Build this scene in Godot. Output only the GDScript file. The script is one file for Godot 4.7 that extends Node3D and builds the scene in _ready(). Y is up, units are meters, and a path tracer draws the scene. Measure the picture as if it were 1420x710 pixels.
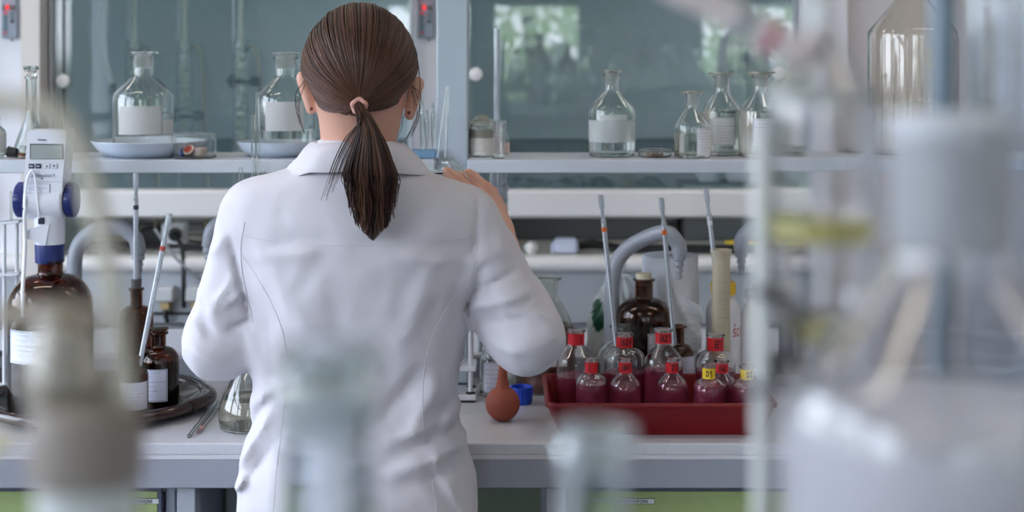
extends Node3D
# A chemistry laboratory: a bench with a reagent shelf, fume cupboards behind, a person at the bench, glassware close to the lens.
# Units are metres, y up. The camera stands at (0, EYE, 0) and looks along -z.

const F := 2046.0        # focal length in pixels of a 1420 x 710 picture
const EYE := 1.514       # lens height
const HOR := 80.0        # picture row of the horizon
const BENCH := 0.90
const SHELF := 1.3266
const NEAR_SHELF := 1.285

var used := {}
var mats := {}
var img_cache := {}

# ---------------------------------------------------------------- helpers: measuring
func W(px: float, py: float, d: float) -> Vector3:
	return Vector3((px - 710.0) / F * d, EYE - (py - HOR) / F * d, -d)

func X(px: float, d: float) -> float:
	return (px - 710.0) / F * d

func Y(py: float, d: float) -> float:
	return EYE - (py - HOR) / F * d

# ---------------------------------------------------------------- helpers: nodes
func numbered(called: String) -> String:
	if not used.has(called):
		used[called] = 0
		return called
	used[called] += 1
	return "%s_%03d" % [called, used[called]]

func tag(o: Node3D, label: String, category: String, group := "", kind := "") -> void:
	if label: o.set_meta("label", label)
	if category: o.set_meta("category", category)
	if group: o.set_meta("group", group)
	if kind: o.set_meta("kind", kind)

func thing(called: String, label: String, category: String, at: Vector3, group := "", turn := 0.0) -> Node3D:
	var o := Node3D.new()
	o.name = numbered(called)
	add_child(o)
	o.position = at
	o.rotation.y = turn
	tag(o, label, category, group)
	return o

func part(called: String, mesh: Mesh, m: Material, parent: Node3D, label := "") -> MeshInstance3D:
	var o := MeshInstance3D.new()
	o.mesh = mesh
	o.material_override = m
	o.cast_shadow = GeometryInstance3D.SHADOW_CASTING_SETTING_ON
	if parent == self:
		o.name = numbered(called)
		add_child(o)
	else:
		var nm := called
		var k := 0
		while parent.has_node(NodePath(nm)):
			k += 1
			nm = "%s_%03d" % [called, k]
		o.name = nm
		parent.add_child(o)
	if label: o.set_meta("label", label)
	return o

func struct(called: String, mesh: Mesh, m: Material, at := Vector3.ZERO, label := "", category := "") -> MeshInstance3D:
	var o := part(called, mesh, m, self)
	o.position = at
	tag(o, label, category, "", "structure")
	return o

# ---------------------------------------------------------------- helpers: shapes
class Sh:
	var v := PackedVector3Array()
	var n := PackedVector3Array()
	var uv := PackedVector2Array()
	var c := PackedColorArray()
	var ix := PackedInt32Array()
	var col := Color.WHITE
	var colored := false

	func vert(p: Vector3, nn: Vector3, t := Vector2.ZERO) -> int:
		v.append(p); n.append(nn); uv.append(t); c.append(col)
		return v.size() - 1

	func tri(a: int, b: int, d: int) -> void:
		var g := (v[b] - v[a]).cross(v[d] - v[a])
		if g.dot(n[a] + n[b] + n[d]) > 0.0:
			ix.append(a); ix.append(d); ix.append(b)
		else:
			ix.append(a); ix.append(b); ix.append(d)

	func quad(a: int, b: int, d: int, e: int) -> void:
		tri(a, b, d); tri(a, d, e)

	func face(a: Vector3, b: Vector3, d: Vector3, e: Vector3, nn: Vector3) -> void:
		quad(vert(a, nn, Vector2(0, 1)), vert(b, nn, Vector2(1, 1)), vert(d, nn, Vector2(1, 0)), vert(e, nn, Vector2(0, 0)))

	# a box with small chamfers
	func box(size: Vector3, at := Vector3.ZERO, bevel := 0.002, bs := Basis()) -> Sh:
		var h := size / 2.0
		var b := minf(bevel, minf(h.x, minf(h.y, h.z)) * 0.45)
		var id := {}
		for sx in [-1, 1]:
			for sy in [-1, 1]:
				for sz in [-1, 1]:
					var k := Vector3(sx, sy, sz)
					for ax in 3:
						var p := Vector3.ZERO
						for q in 3:
							p[q] = k[q] * (h[q] if q == ax else h[q] - b)
						var nn := Vector3.ZERO
						nn[ax] = k[ax]
						var t := Vector2(p.x / size.x + 0.5, 0.5 - p.y / size.y)
						id[[sx, sy, sz, ax]] = vert(at + bs * p, bs * nn, t)
		for ax in 3:
			var u := (ax + 1) % 3
			var w := (ax + 2) % 3
			for s in [-1, 1]:
				var q := []
				for st in [[-1, -1], [1, -1], [1, 1], [-1, 1]]:
					var k := [0, 0, 0]
					k[ax] = s; k[u] = st[0]; k[w] = st[1]
					q.append(id[[k[0], k[1], k[2], ax]])
				quad(q[0], q[1], q[2], q[3])
			for su in [-1, 1]:
				for sw in [-1, 1]:
					var k0 := [0, 0, 0]
					var k1 := [0, 0, 0]
					k0[ax] = -1; k1[ax] = 1
					k0[u] = su; k1[u] = su; k0[w] = sw; k1[w] = sw
					quad(id[[k0[0], k0[1], k0[2], u]], id[[k0[0], k0[1], k0[2], w]], id[[k1[0], k1[1], k1[2], w]], id[[k1[0], k1[1], k1[2], u]])
		for sx in [-1, 1]:
			for sy in [-1, 1]:
				for sz in [-1, 1]:
					tri(id[[sx, sy, sz, 0]], id[[sx, sy, sz, 1]], id[[sx, sy, sz, 2]])
		return self

	# a profile of (radius, height) turned round y; outward is to the right of the way it runs (up = out, inwards = up)
	func lathe(pr: PackedVector2Array, seg := 32, xf := Transform3D(), squash := 1.0) -> Sh:
		var m := pr.size()
		var sn := []
		for k in m - 1:
			var d := pr[k + 1] - pr[k]
			sn.append(Vector2(d.y, -d.x).normalized())
		var rows := []          # each: [point, normal], doubled at creases
		for k in m - 1:
			var na: Vector2 = sn[k]
			var nb: Vector2 = sn[k]
			if k > 0 and sn[k - 1].dot(sn[k]) > 0.80:
				na = (sn[k - 1] + sn[k]).normalized()
			if k < m - 2 and sn[k + 1].dot(sn[k]) > 0.80:
				nb = (sn[k + 1] + sn[k]).normalized()
			rows.append([pr[k], na]); rows.append([pr[k + 1], nb])
		var r := 0
		while r < rows.size():
			var a0 := v.size()
			for j in 2:
				var p: Vector2 = rows[r + j][0]
				var q: Vector2 = rows[r + j][1]
				for s in seg + 1:
					var a := TAU * s / seg
					var d := Vector3(sin(a), 0, cos(a) * squash)
					vert(xf * Vector3(d.x * p.x, p.y, d.z * p.x), (xf.basis * Vector3(sin(a) * q.x, q.y, cos(a) * q.x / squash)).normalized(), Vector2(float(s) / seg, float(r + j) / rows.size()))
			for s in seg:
				if rows[r][0].x > 1e-6:
					tri(a0 + s, a0 + s + 1, a0 + seg + 1 + s)
				if rows[r + 1][0].x > 1e-6:
					tri(a0 + s + 1, a0 + seg + 2 + s, a0 + seg + 1 + s)
			r += 2
		return self

	# part of a cylinder's wall (a label, a band); a0..a1 from +z towards +x
	func arc(rad: float, y0: float, y1: float, a0: float, a1: float, seg := 16, rad_top := -1.0) -> Sh:
		var first := v.size()
		var rt := rad if rad_top < 0.0 else rad_top
		for s in seg + 1:
			var a := lerpf(a0, a1, float(s) / seg)
			var d := Vector3(sin(a), 0, cos(a))
			vert(d * rad + Vector3.UP * y0, d, Vector2(float(s) / seg, 1))
			vert(d * rt + Vector3.UP * y1, d, Vector2(float(s) / seg, 0))
		for s in seg:
			var k := first + s * 2
			quad(k, k + 2, k + 3, k + 1)
		return self

	# a round bar along a path, radius one number or one for each point
	func tube(path: Array, radius, seg := 10, caps := true) -> Sh:
		var m := path.size()
		var up := Vector3.ZERO
		var first := v.size()
		var tl := Vector3.ZERO
		for k in m:
			var t: Vector3 = (path[mini(k + 1, m - 1)] - path[maxi(k - 1, 0)]).normalized()
			if k == 0:
				up = t.cross(Vector3(0.31, 0.2, 0.93)).normalized()
			else:
				up = (up - t * up.dot(t)).normalized()
			var side := t.cross(up)
			var r: float = radius[k] if radius is Array or radius is PackedFloat32Array else radius
			for s in seg:
				var a := TAU * s / seg
				var d := up * cos(a) + side * sin(a)
				vert(path[k] + d * r, d, Vector2(float(s) / seg, float(k) / m))
			tl = t
		for k in m - 1:
			for s in seg:
				var s2 := (s + 1) % seg
				quad(first + k * seg + s, first + k * seg + s2, first + (k + 1) * seg + s2, first + (k + 1) * seg + s)
		if caps:
			for e in 2:
				var k := 0 if e == 0 else m - 1
				var t: Vector3 = (path[0] - path[1]).normalized() if e == 0 else tl
				var mid := vert(path[k], t)
				var ring := []
				for s in seg:
					ring.append(vert(v[first + k * seg + s], t))
				for s in seg:
					tri(mid, ring[s], ring[(s + 1) % seg])
		return self

	# a hollow glass tube: outer and inner wall joined at both ends
	func pipe(path: Array, r: float, w: float, seg := 14) -> Sh:
		tube(path, r, seg, false)
		var inner := Sh.new()
		inner.tube(path, r - w, seg, false)
		var base := v.size()
		for k in inner.v.size():
			vert(inner.v[k], -inner.n[k], inner.uv[k])
		for k in range(0, inner.ix.size(), 3):
			ix.append(base + inner.ix[k]); ix.append(base + inner.ix[k + 2]); ix.append(base + inner.ix[k + 1])
		var m := path.size()
		for e in 2:
			var k := 0 if e == 0 else m - 1
			var t: Vector3 = (path[0] - path[1]).normalized() if e == 0 else (path[m - 1] - path[m - 2]).normalized()
			for s in seg:
				var s2 := (s + 1) % seg
				var o := base - m * seg + k * seg
				var i := base + k * seg
				quad(vert(v[o + s], t), vert(v[o + s2], t), vert(v[i + s2], t), vert(v[i + s], t))
		return self

	# a flat outline pulled along z
	func prism(pts: PackedVector2Array, depth: float, xf := Transform3D()) -> Sh:
		var t := Geometry2D.triangulate_polygon(pts)
		for s in [-0.5, 0.5]:
			var first := v.size()
			for p in pts:
				vert(xf * Vector3(p.x, p.y, s * depth), xf.basis * Vector3(0, 0, signf(s)))
			for k in range(0, t.size(), 3):
				tri(first + t[k], first + t[k + 1], first + t[k + 2])
		var area := 0.0
		for k in pts.size():
			area += pts[k].cross(pts[(k + 1) % pts.size()])
		for k in pts.size():
			var a := pts[k]
			var b := pts[(k + 1) % pts.size()]
			var e := b - a
			var nn := xf.basis * (Vector3(e.y, -e.x, 0).normalized() * signf(area))
			face(xf * Vector3(a.x, a.y, -depth / 2), xf * Vector3(b.x, b.y, -depth / 2), xf * Vector3(b.x, b.y, depth / 2), xf * Vector3(a.x, a.y, depth / 2), nn)
		return self

	# rows of points as a smooth sheet; closed: the last column joins the first
	func sheet(rows: Array, closed := false, flip := false) -> Sh:
		var first := v.size()
		var nr := rows.size()
		var nc: int = rows[0].size()
		for r in nr:
			for k in nc:
				var k0 := (k - 1 + nc) % nc if closed else maxi(k - 1, 0)
				var k1 := (k + 1) % nc if closed else mini(k + 1, nc - 1)
				var du: Vector3 = rows[r][k1] - rows[r][k0]
				var dv: Vector3 = rows[mini(r + 1, nr - 1)][k] - rows[maxi(r - 1, 0)][k]
				var nn := du.cross(dv).normalized()
				vert(rows[r][k], -nn if flip else nn, Vector2(float(k) / nc, float(r) / nr))
		for r in nr - 1:
			for k in (nc if closed else nc - 1):
				var k1 := (k + 1) % nc
				quad(first + r * nc + k, first + r * nc + k1, first + (r + 1) * nc + k1, first + (r + 1) * nc + k)
		return self

	func ball(at: Vector3, r: Vector3, seg := 16) -> Sh:
		var pr := PackedVector2Array()
		for k in seg / 2 + 1:
			var a := -PI / 2 + PI * k / (seg / 2)
			pr.append(Vector2(cos(a) if k > 0 and k < seg / 2 else 0.0, sin(a)))
		return lathe(pr, seg, Transform3D(Basis.from_scale(r), at))

	func moved(by: Vector3) -> Sh:
		for k in v.size():
			v[k] += by
		return self

	func mesh() -> ArrayMesh:
		var a := []
		a.resize(Mesh.ARRAY_MAX)
		a[Mesh.ARRAY_VERTEX] = v
		a[Mesh.ARRAY_NORMAL] = n
		a[Mesh.ARRAY_TEX_UV] = uv
		if colored:
			a[Mesh.ARRAY_COLOR] = c
		a[Mesh.ARRAY_INDEX] = ix
		var m := ArrayMesh.new()
		m.add_surface_from_arrays(Mesh.PRIMITIVE_TRIANGLES, a)
		return m

func sh() -> Sh:
	return Sh.new()

func bx(size: Vector3, at := Vector3.ZERO, bevel := 0.002) -> ArrayMesh:
	return Sh.new().box(size, at, bevel).mesh()

# corners [x, y, fillet] -> a rounded profile
func prof(pts: Array, steps := 4) -> PackedVector2Array:
	var out := PackedVector2Array()
	for k in pts.size():
		var p := Vector2(pts[k][0], pts[k][1])
		var f: float = pts[k][2] if pts[k].size() > 2 else 0.0
		if f <= 0.0 or k == 0 or k == pts.size() - 1:
			out.append(p)
			continue
		var a := Vector2(pts[k - 1][0], pts[k - 1][1])
		var b := Vector2(pts[k + 1][0], pts[k + 1][1])
		var fa := p + (a - p).limit_length(minf(f, (a - p).length() * 0.48))
		var fb := p + (b - p).limit_length(minf(f, (b - p).length() * 0.48))
		for s in steps + 1:
			var t := float(s) / steps
			out.append(fa.lerp(p, t).lerp(p.lerp(fb, t), t))
	return out

func curve(pts: Array, steps := 8) -> Array:   # a smooth path through points
	var out := []
	for k in pts.size() - 1:
		var p0: Vector3 = pts[maxi(k - 1, 0)]
		var p1: Vector3 = pts[k]
		var p2: Vector3 = pts[k + 1]
		var p3: Vector3 = pts[mini(k + 2, pts.size() - 1)]
		for s in steps:
			out.append(p1.cubic_interpolate(p2, p0, p3, float(s) / steps))
	out.append(pts[-1])
	return out

# ---------------------------------------------------------------- helpers: materials
func srgb(r: float, g: float, b: float) -> Color:
	return Color(r / 255.0, g / 255.0, b / 255.0)

func paint(key: String, col: Color, rough := 0.5, metal := 0.0, spec := 0.5) -> StandardMaterial3D:
	if mats.has(key): return mats[key]
	var m := StandardMaterial3D.new()
	m.resource_name = key
	m.albedo_color = col
	m.roughness = rough
	m.metallic = metal
	m.metallic_specular = spec
	mats[key] = m
	return m

# solid glass or liquid; turbid is how much of it scatters like paint
func glass(key: String, col: Color, rough := 0.0, turbid := 0.0, scale := 0.05) -> StandardMaterial3D:
	if mats.has(key): return mats[key]
	var m := StandardMaterial3D.new()
	m.resource_name = key
	m.albedo_color = Color(col.r, col.g, col.b, turbid)
	m.transparency = BaseMaterial3D.TRANSPARENCY_ALPHA
	m.refraction_enabled = true
	m.refraction_scale = scale
	m.roughness = rough
	mats[key] = m
	return m

func pane(key: String, col: Color, alpha: float) -> StandardMaterial3D:
	if mats.has(key): return mats[key]
	var m := StandardMaterial3D.new()
	m.resource_name = key
	m.albedo_color = Color(col.r, col.g, col.b, alpha)
	m.transparency = BaseMaterial3D.TRANSPARENCY_ALPHA
	m.roughness = 0.0
	mats[key] = m
	return m

func noise_tex(seed_: int, freq: float, size := 256, normal := 0.0, ramp: Gradient = null, kind := FastNoiseLite.TYPE_SIMPLEX_SMOOTH) -> NoiseTexture2D:
	var t := NoiseTexture2D.new()
	var nz := FastNoiseLite.new()
	nz.seed = seed_
	nz.frequency = freq
	nz.noise_type = kind
	nz.fractal_octaves = 4
	t.noise = nz
	t.width = size
	t.height = size
	t.seamless = true
	if normal > 0.0:
		t.as_normal_map = true
		t.bump_strength = normal
	if ramp: t.color_ramp = ramp
	return t

func ramp2(a: Color, b: Color) -> Gradient:
	var g := Gradient.new()
	g.set_color(0, a)
	g.set_color(1, b)
	return g

func speckled(key: String, a: Color, b: Color, rough: float, scale: float, seed_: int, bump := 0.0) -> StandardMaterial3D:
	if mats.has(key): return mats[key]
	var m := paint(key, Color.WHITE, rough)
	m.albedo_texture = noise_tex(seed_, 0.05, 256, 0.0, ramp2(a, b))
	m.uv1_triplanar = true
	m.uv1_world_triplanar = true
	m.uv1_scale = Vector3.ONE * scale
	if bump > 0.0:
		m.normal_enabled = true
		m.normal_texture = noise_tex(seed_ + 7, 0.08, 256, bump)
	return m

# a line drawn into an image, so many pixels thick
func stroke(im: Image, a: Vector2, b: Vector2, w: float, col: Color) -> void:
	var steps := int((b - a).length() * 2.0) + 1
	for k in steps + 1:
		var p := a.lerp(b, float(k) / steps)
		im.fill_rect(Rect2i(int(p.x - w / 2), int(p.y - w / 2), maxi(1, int(w)), maxi(1, int(w))), col)

const GLYPH := {
	"B": [[0, 0, 0, 4], [0, 0, 2, 0], [2, 0, 2.4, 1], [2.4, 1, 2, 2], [0, 2, 2, 2], [2, 2, 2.5, 3], [2.5, 3, 2, 4], [2, 4, 0, 4]],
	"Z": [[0, 0, 2.4, 0], [2.4, 0, 0, 4], [0, 4, 2.4, 4]],
	"T": [[0, 0, 2.6, 0], [1.3, 0, 1.3, 4]],
	"1": [[0.4, 1, 1.3, 0], [1.3, 0, 1.3, 4]],
	"2": [[0, 0.6, 1, 0], [1, 0, 2.2, 0.8], [2.2, 0.8, 0, 4], [0, 4, 2.4, 4]],
	"D": [[0, 0, 0, 4], [0, 0, 1.6, 0.4], [1.6, 0.4, 2.2, 2], [2.2, 2, 1.6, 3.6], [1.6, 3.6, 0, 4]],
	"R": [[0, 4, 0, 0], [0, 0, 2, 0.3], [2, 0.3, 2, 1.7], [2, 1.7, 0, 2], [0.8, 2, 2.3, 4]],
	"6": [[2, 0, 0.3, 2], [0.3, 2, 0.3, 3.6], [0.3, 3.6, 1.5, 4], [1.5, 4, 2, 3], [2, 3, 0.4, 2.2]],
	"S": [[2.2, 0.3, 0.6, 0], [0.6, 0, 0.2, 1.2], [0.2, 1.2, 2, 2.4], [2, 2.4, 1.8, 3.8], [1.8, 3.8, 0, 3.8]],
	"C": [[2.3, 0.4, 1.2, 0], [1.2, 0, 0.2, 1.4], [0.2, 1.4, 0.3, 3.2], [0.3, 3.2, 1.3, 4], [1.3, 4, 2.3, 3.5]],
	"I": [[1, 0, 1, 4]],
	"E": [[0, 0, 0, 4], [0, 0, 2.2, 0], [0, 2, 1.8, 2], [0, 4, 2.2, 4]],
	"K": [[0, 0, 0, 4], [2.2, 0, 0, 2.2], [0.6, 1.8, 2.3, 4]],
	"'": [[1, -1.4, 1.7, -2.2]],
}

func write(im: Image, text: String, x: float, y: float, h: float, w: float, col: Color, tilt := 0.0) -> void:
	var u := h / 4.0
	var at := Vector2(x, y)
	for ch in text:
		if ch == "'":
			at.x -= 3.3 * u
		for s in GLYPH.get(ch, []):
			var a := Vector2(s[0], s[1] + tilt * s[0]) * u
			var b := Vector2(s[2], s[3] + tilt * s[2]) * u
			stroke(im, at + a, at + b, w, col)
		at.x += 3.3 * u
		at.y += tilt * 3.3 * u

func from_image(key: String, im: Image, rough := 0.7) -> StandardMaterial3D:
	var m := paint(key, Color.WHITE, rough)
	m.albedo_texture = ImageTexture.create_from_image(im)
	m.cull_mode = BaseMaterial3D.CULL_DISABLED
	return m

# a printed label: border, a few lines of small print
func print_label(key: String, seed_: int, paper := Color(0.9, 0.9, 0.92), ink := Color(0.25, 0.26, 0.32), w := 200, h := 200, lines := 8, frame := true) -> StandardMaterial3D:
	if mats.has(key): return mats[key]
	var rng := RandomNumberGenerator.new()
	rng.seed = seed_
	var im := Image.create(w, h, false, Image.FORMAT_RGB8)
	im.fill(paper)
	if frame:
		for e in [[4, 4, w - 4, 4], [4, h - 5, w - 4, h - 5], [4, 4, 4, h - 5], [w - 5, 4, w - 5, h - 5]]:
			stroke(im, Vector2(e[0], e[1]), Vector2(e[2], e[3]), 2, ink)
	for k in lines:
		var yy := 14 + k * (h - 26) / maxi(1, lines)
		var x0 := 14 + rng.randi_range(0, w / 5)
		var x1 := w - 14 - rng.randi_range(0, w / 3)
		if k == 2 and frame:
			stroke(im, Vector2(4, yy + 4), Vector2(w - 5, yy + 4), 2, ink.lerp(paper, 0.4))
			continue
		var xx := x0
		while xx < x1:
			var wd := rng.randi_range(1, 4)
			im.fill_rect(Rect2i(xx, yy + rng.randi_range(0, 1), wd, rng.randi_range(2, 5)), ink.lerp(paper, rng.randf_range(0.25, 0.65)))
			xx += wd + rng.randi_range(1, 3)
	return from_image(key, im)

func marker_label(key: String, text: String, paper: Color, tilt := 0.0, x := 0.32) -> StandardMaterial3D:
	if mats.has(key): return mats[key]
	var im := Image.create(192, 64, false, Image.FORMAT_RGB8)
	im.fill(paper)
	write(im, text, 192 * x, 14, 34, 6, Color(0.06, 0.03, 0.05), tilt)
	return from_image(key, im, 0.55)

func text_mesh(text: String, height: float, font := "Droid Sans", bold := false) -> TextMesh:
	var t := TextMesh.new()
	var f := SystemFont.new()
	f.font_names = PackedStringArray([font])
	if bold: f.font_weight = 700
	t.font = f
	t.text = text
	t.font_size = 32
	t.pixel_size = height / 32.0
	t.depth = 0.0006
	t.curve_step = 2.0
	return t

# ---------------------------------------------------------------- the scene
func _ready() -> void:
	setup_view()
	build_room()
	build_cupboards()
	build_bench()
	build_person()
	build_shelf_things()
	build_bench_things()
	build_near_things()
	build_behind()

func setup_view() -> void:
	var cam := Camera3D.new()
	cam.name = "camera"
	var at := CameraAttributesPhysical.new()
	at.frustum_near = 0.05
	at.frustum_far = 60.0
	at.frustum_focal_length = 50.0
	at.frustum_focus_distance = 2.2
	at.exposure_aperture = 3.8
	cam.attributes = at
	cam.projection = Camera3D.PROJECTION_FRUSTUM
	cam.near = 0.05
	cam.far = 60.0
	cam.size = 0.05 * 710.0 / F
	cam.frustum_offset = Vector2(0, -0.05 * (355.0 - HOR) / F)
	cam.position = Vector3(0, EYE, 0)
	add_child(cam)
	cam.current = true

	var env := Environment.new()
	env.background_mode = Environment.BG_SKY
	var sky := Sky.new()
	var sm := ProceduralSkyMaterial.new()
	sm.sky_top_color = Color(0.86, 0.92, 1.0)
	sm.sky_horizon_color = Color(0.93, 0.96, 1.0)
	sm.ground_horizon_color = Color(0.55, 0.58, 0.55)
	sm.ground_bottom_color = Color(0.4, 0.43, 0.4)
	sm.sky_energy_multiplier = 3.3
	sm.ground_energy_multiplier = 1.8
	sky.sky_material = sm
	env.sky = sky
	env.tonemap_mode = Environment.TONE_MAPPER_LINEAR
	env.tonemap_exposure = 0.73
	env.sdfgi_enabled = true
	env.ssao_enabled = true
	env.ssil_enabled = true
	var we := WorldEnvironment.new()
	we.name = "world_environment"
	we.environment = env
	add_child(we)

	# ceiling lamps: opal panels with a light of the same size under each
	var lamp_glow := paint("lamp_opal", Color(0.95, 0.95, 0.93), 0.6)
	lamp_glow.emission_enabled = true
	lamp_glow.emission = Color(1.0, 0.96, 0.9)
	lamp_glow.emission_energy_multiplier = 4.0
	var k := 0
	for z in [-3.3, -2.3, -0.4, 1.8]:
		for x in [-1.25, 1.25]:
			var o := thing("ceiling_lamp", "long opal ceiling lamp, %s row from the fume cupboards, %s the side windows" % [["first", "second", "third", "fourth"][k / 2], "nearer to" if x < 0 else "farther from"], "ceiling lamp", Vector3(x, 2.9, z))
			var fr := sh()
			fr.box(Vector3(1.26, 0.06, 0.02), Vector3(0, -0.03, -0.06))
			fr.box(Vector3(1.26, 0.06, 0.02), Vector3(0, -0.03, 0.06))
			fr.box(Vector3(0.02, 0.06, 0.10), Vector3(-0.62, -0.03, 0))
			fr.box(Vector3(0.02, 0.06, 0.10), Vector3(0.62, -0.03, 0))
			part("lamp_frame", fr.mesh(), paint("lamp_white", Color(0.9, 0.9, 0.9), 0.5), o)
			part("lamp_diffuser", bx(Vector3(1.22, 0.012, 0.10), Vector3(0, -0.045, 0)), lamp_glow, o)
			var l := AreaLight3D.new()
			l.name = "lamp_light"
			l.area_size = Vector2(1.2, 0.08)
			l.light_color = Color(1.0, 0.95, 0.88)
			l.light_energy = 0.60
			l.shadow_enabled = true
			l.set("area_range", 12.0)
			l.position = Vector3(0, -0.055, 0)
			l.rotation.x = -PI / 2
			o.add_child(l)
			k += 1

# ---------------------------------------------------------------- the room
const RX0 := -2.6
const RX1 := 3.2
const RZ0 := -4.75
const RZ1 := 4.6
const RH := 2.9

func build_room() -> void:
	var white := speckled("wall_paint", Color(0.80, 0.79, 0.80), Color(0.84, 0.83, 0.84), 0.8, 1.5, 11, 1.0)
	var lx := RX1 - RX0 + 0.4
	var lz := RZ1 - RZ0 + 0.4
	var cx := (RX0 + RX1) / 2
	var cz := (RZ0 + RZ1) / 2
	struct("floor", bx(Vector3(lx, 0.2, lz), Vector3(cx, -0.1, cz), 0.0), speckled("floor_vinyl", Color(0.42, 0.43, 0.44), Color(0.5, 0.51, 0.52), 0.4, 2.0, 3))
	struct("ceiling", bx(Vector3(lx, 0.2, lz), Vector3(cx, RH + 0.1, cz), 0.0), paint("ceiling_paint", Color(0.86, 0.86, 0.86), 0.9))
	struct("wall_back", bx(Vector3(lx, RH, 0.2), Vector3(cx, RH / 2, RZ0 - 0.1), 0.0), white)
	struct("wall_right", bx(Vector3(0.2, RH, lz), Vector3(RX1 + 0.1, RH / 2, cz), 0.0), white)
	# left wall with one long run of windows
	var wl := sh()
	wl.box(Vector3(0.2, 0.95, lz), Vector3(RX0 - 0.1, 0.475, cz), 0.0)
	wl.box(Vector3(0.2, 0.25, lz), Vector3(RX0 - 0.1, RH - 0.125, cz), 0.0)
	var zz := [RZ0 - 0.2, -3.2, -1.6, -1.4, 0.2, 0.4, 2.0, RZ1 + 0.2]
	for k in range(0, zz.size(), 2):
		wl.box(Vector3(0.2, 1.7, zz[k + 1] - zz[k]), Vector3(RX0 - 0.1, 1.8, (zz[k] + zz[k + 1]) / 2), 0.0)
	struct("wall_left", wl.mesh(), white)
	var fm := paint("window_frame_white", Color(0.85, 0.85, 0.86), 0.4)
	for k in 3:
		var z0: float = zz[k * 2 + 1]
		window_unit(Vector3(RX0 - 0.1, 0.95, z0 + 0.8), 1.6, 1.7, PI / 2, fm, k + 1)
	# wall behind the lens, with windows whose reflection shows in the fume cupboard glass
	var spans := [[-1.1, -0.3], [-0.2, 0.62], [1.55, 2.55]]
	var wf := sh()
	var x := RX0 - 0.2
	for s in spans:
		wf.box(Vector3(s[0] - x, RH, 0.2), Vector3((s[0] + x) / 2, RH / 2, RZ1 + 0.1), 0.0)
		wf.box(Vector3(s[1] - s[0], 1.0, 0.2), Vector3((s[0] + s[1]) / 2, 0.5, RZ1 + 0.1), 0.0)
		wf.box(Vector3(s[1] - s[0], 0.25, 0.2), Vector3((s[0] + s[1]) / 2, RH - 0.125, RZ1 + 0.1), 0.0)
		x = s[1]
	wf.box(Vector3(RX1 + 0.2 - x, RH, 0.2), Vector3((RX1 + 0.2 + x) / 2, RH / 2, RZ1 + 0.1), 0.0)
	struct("wall_front", wf.mesh(), white)
	for k in spans.size():
		var s: Array = spans[k]
		window_unit(Vector3((s[0] + s[1]) / 2, 1.0, RZ1 + 0.1), s[1] - s[0], 1.65, PI, fm, k + 4)

func window_unit(at: Vector3, w: float, h: float, turn: float, fm: Material, number: int) -> void:
	var o := Node3D.new()
	o.name = "window_%d" % number
	add_child(o)
	o.position = at
	o.rotation.y = turn
	tag(o, "white framed window in the %s" % ["wall behind the lens, facing the fume cupboards" if number > 3 else "side wall lighting the bench"][0], "window", "", "structure")
	var f := sh()
	for s in [-1, 1]:
		f.box(Vector3(0.06, h, 0.08), Vector3(s * (w / 2 - 0.03), h / 2, 0))
		f.box(Vector3(w - 0.12, 0.06, 0.08), Vector3(0, h / 2 + s * (h / 2 - 0.03), 0))
	f.box(Vector3(w - 0.12, 0.08, 0.07), Vector3(0, h * 0.6, 0))
	part("window_frame", f.mesh(), fm, o)
	var g := pane("window_glass", Color(0.9, 0.95, 0.95), 0.02)
	part("pane", bx(Vector3(w - 0.12, h * 0.6 - 0.1, 0.006), Vector3(0, 0.06 + (h * 0.6 - 0.1) / 2, 0), 0.0), g, o)
	part("pane", bx(Vector3(w - 0.12, h * 0.4 - 0.1, 0.006), Vector3(0, h - 0.06 - (h * 0.4 - 0.1) / 2, 0), 0.0), g, o)
	part("window_sill", bx(Vector3(w + 0.1, 0.03, 0.2), Vector3(0, 0.0, 0.1)), fm, o)

# ---------------------------------------------------------------- fume cupboards
const HD := 3.90     # depth of the sash glass

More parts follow.
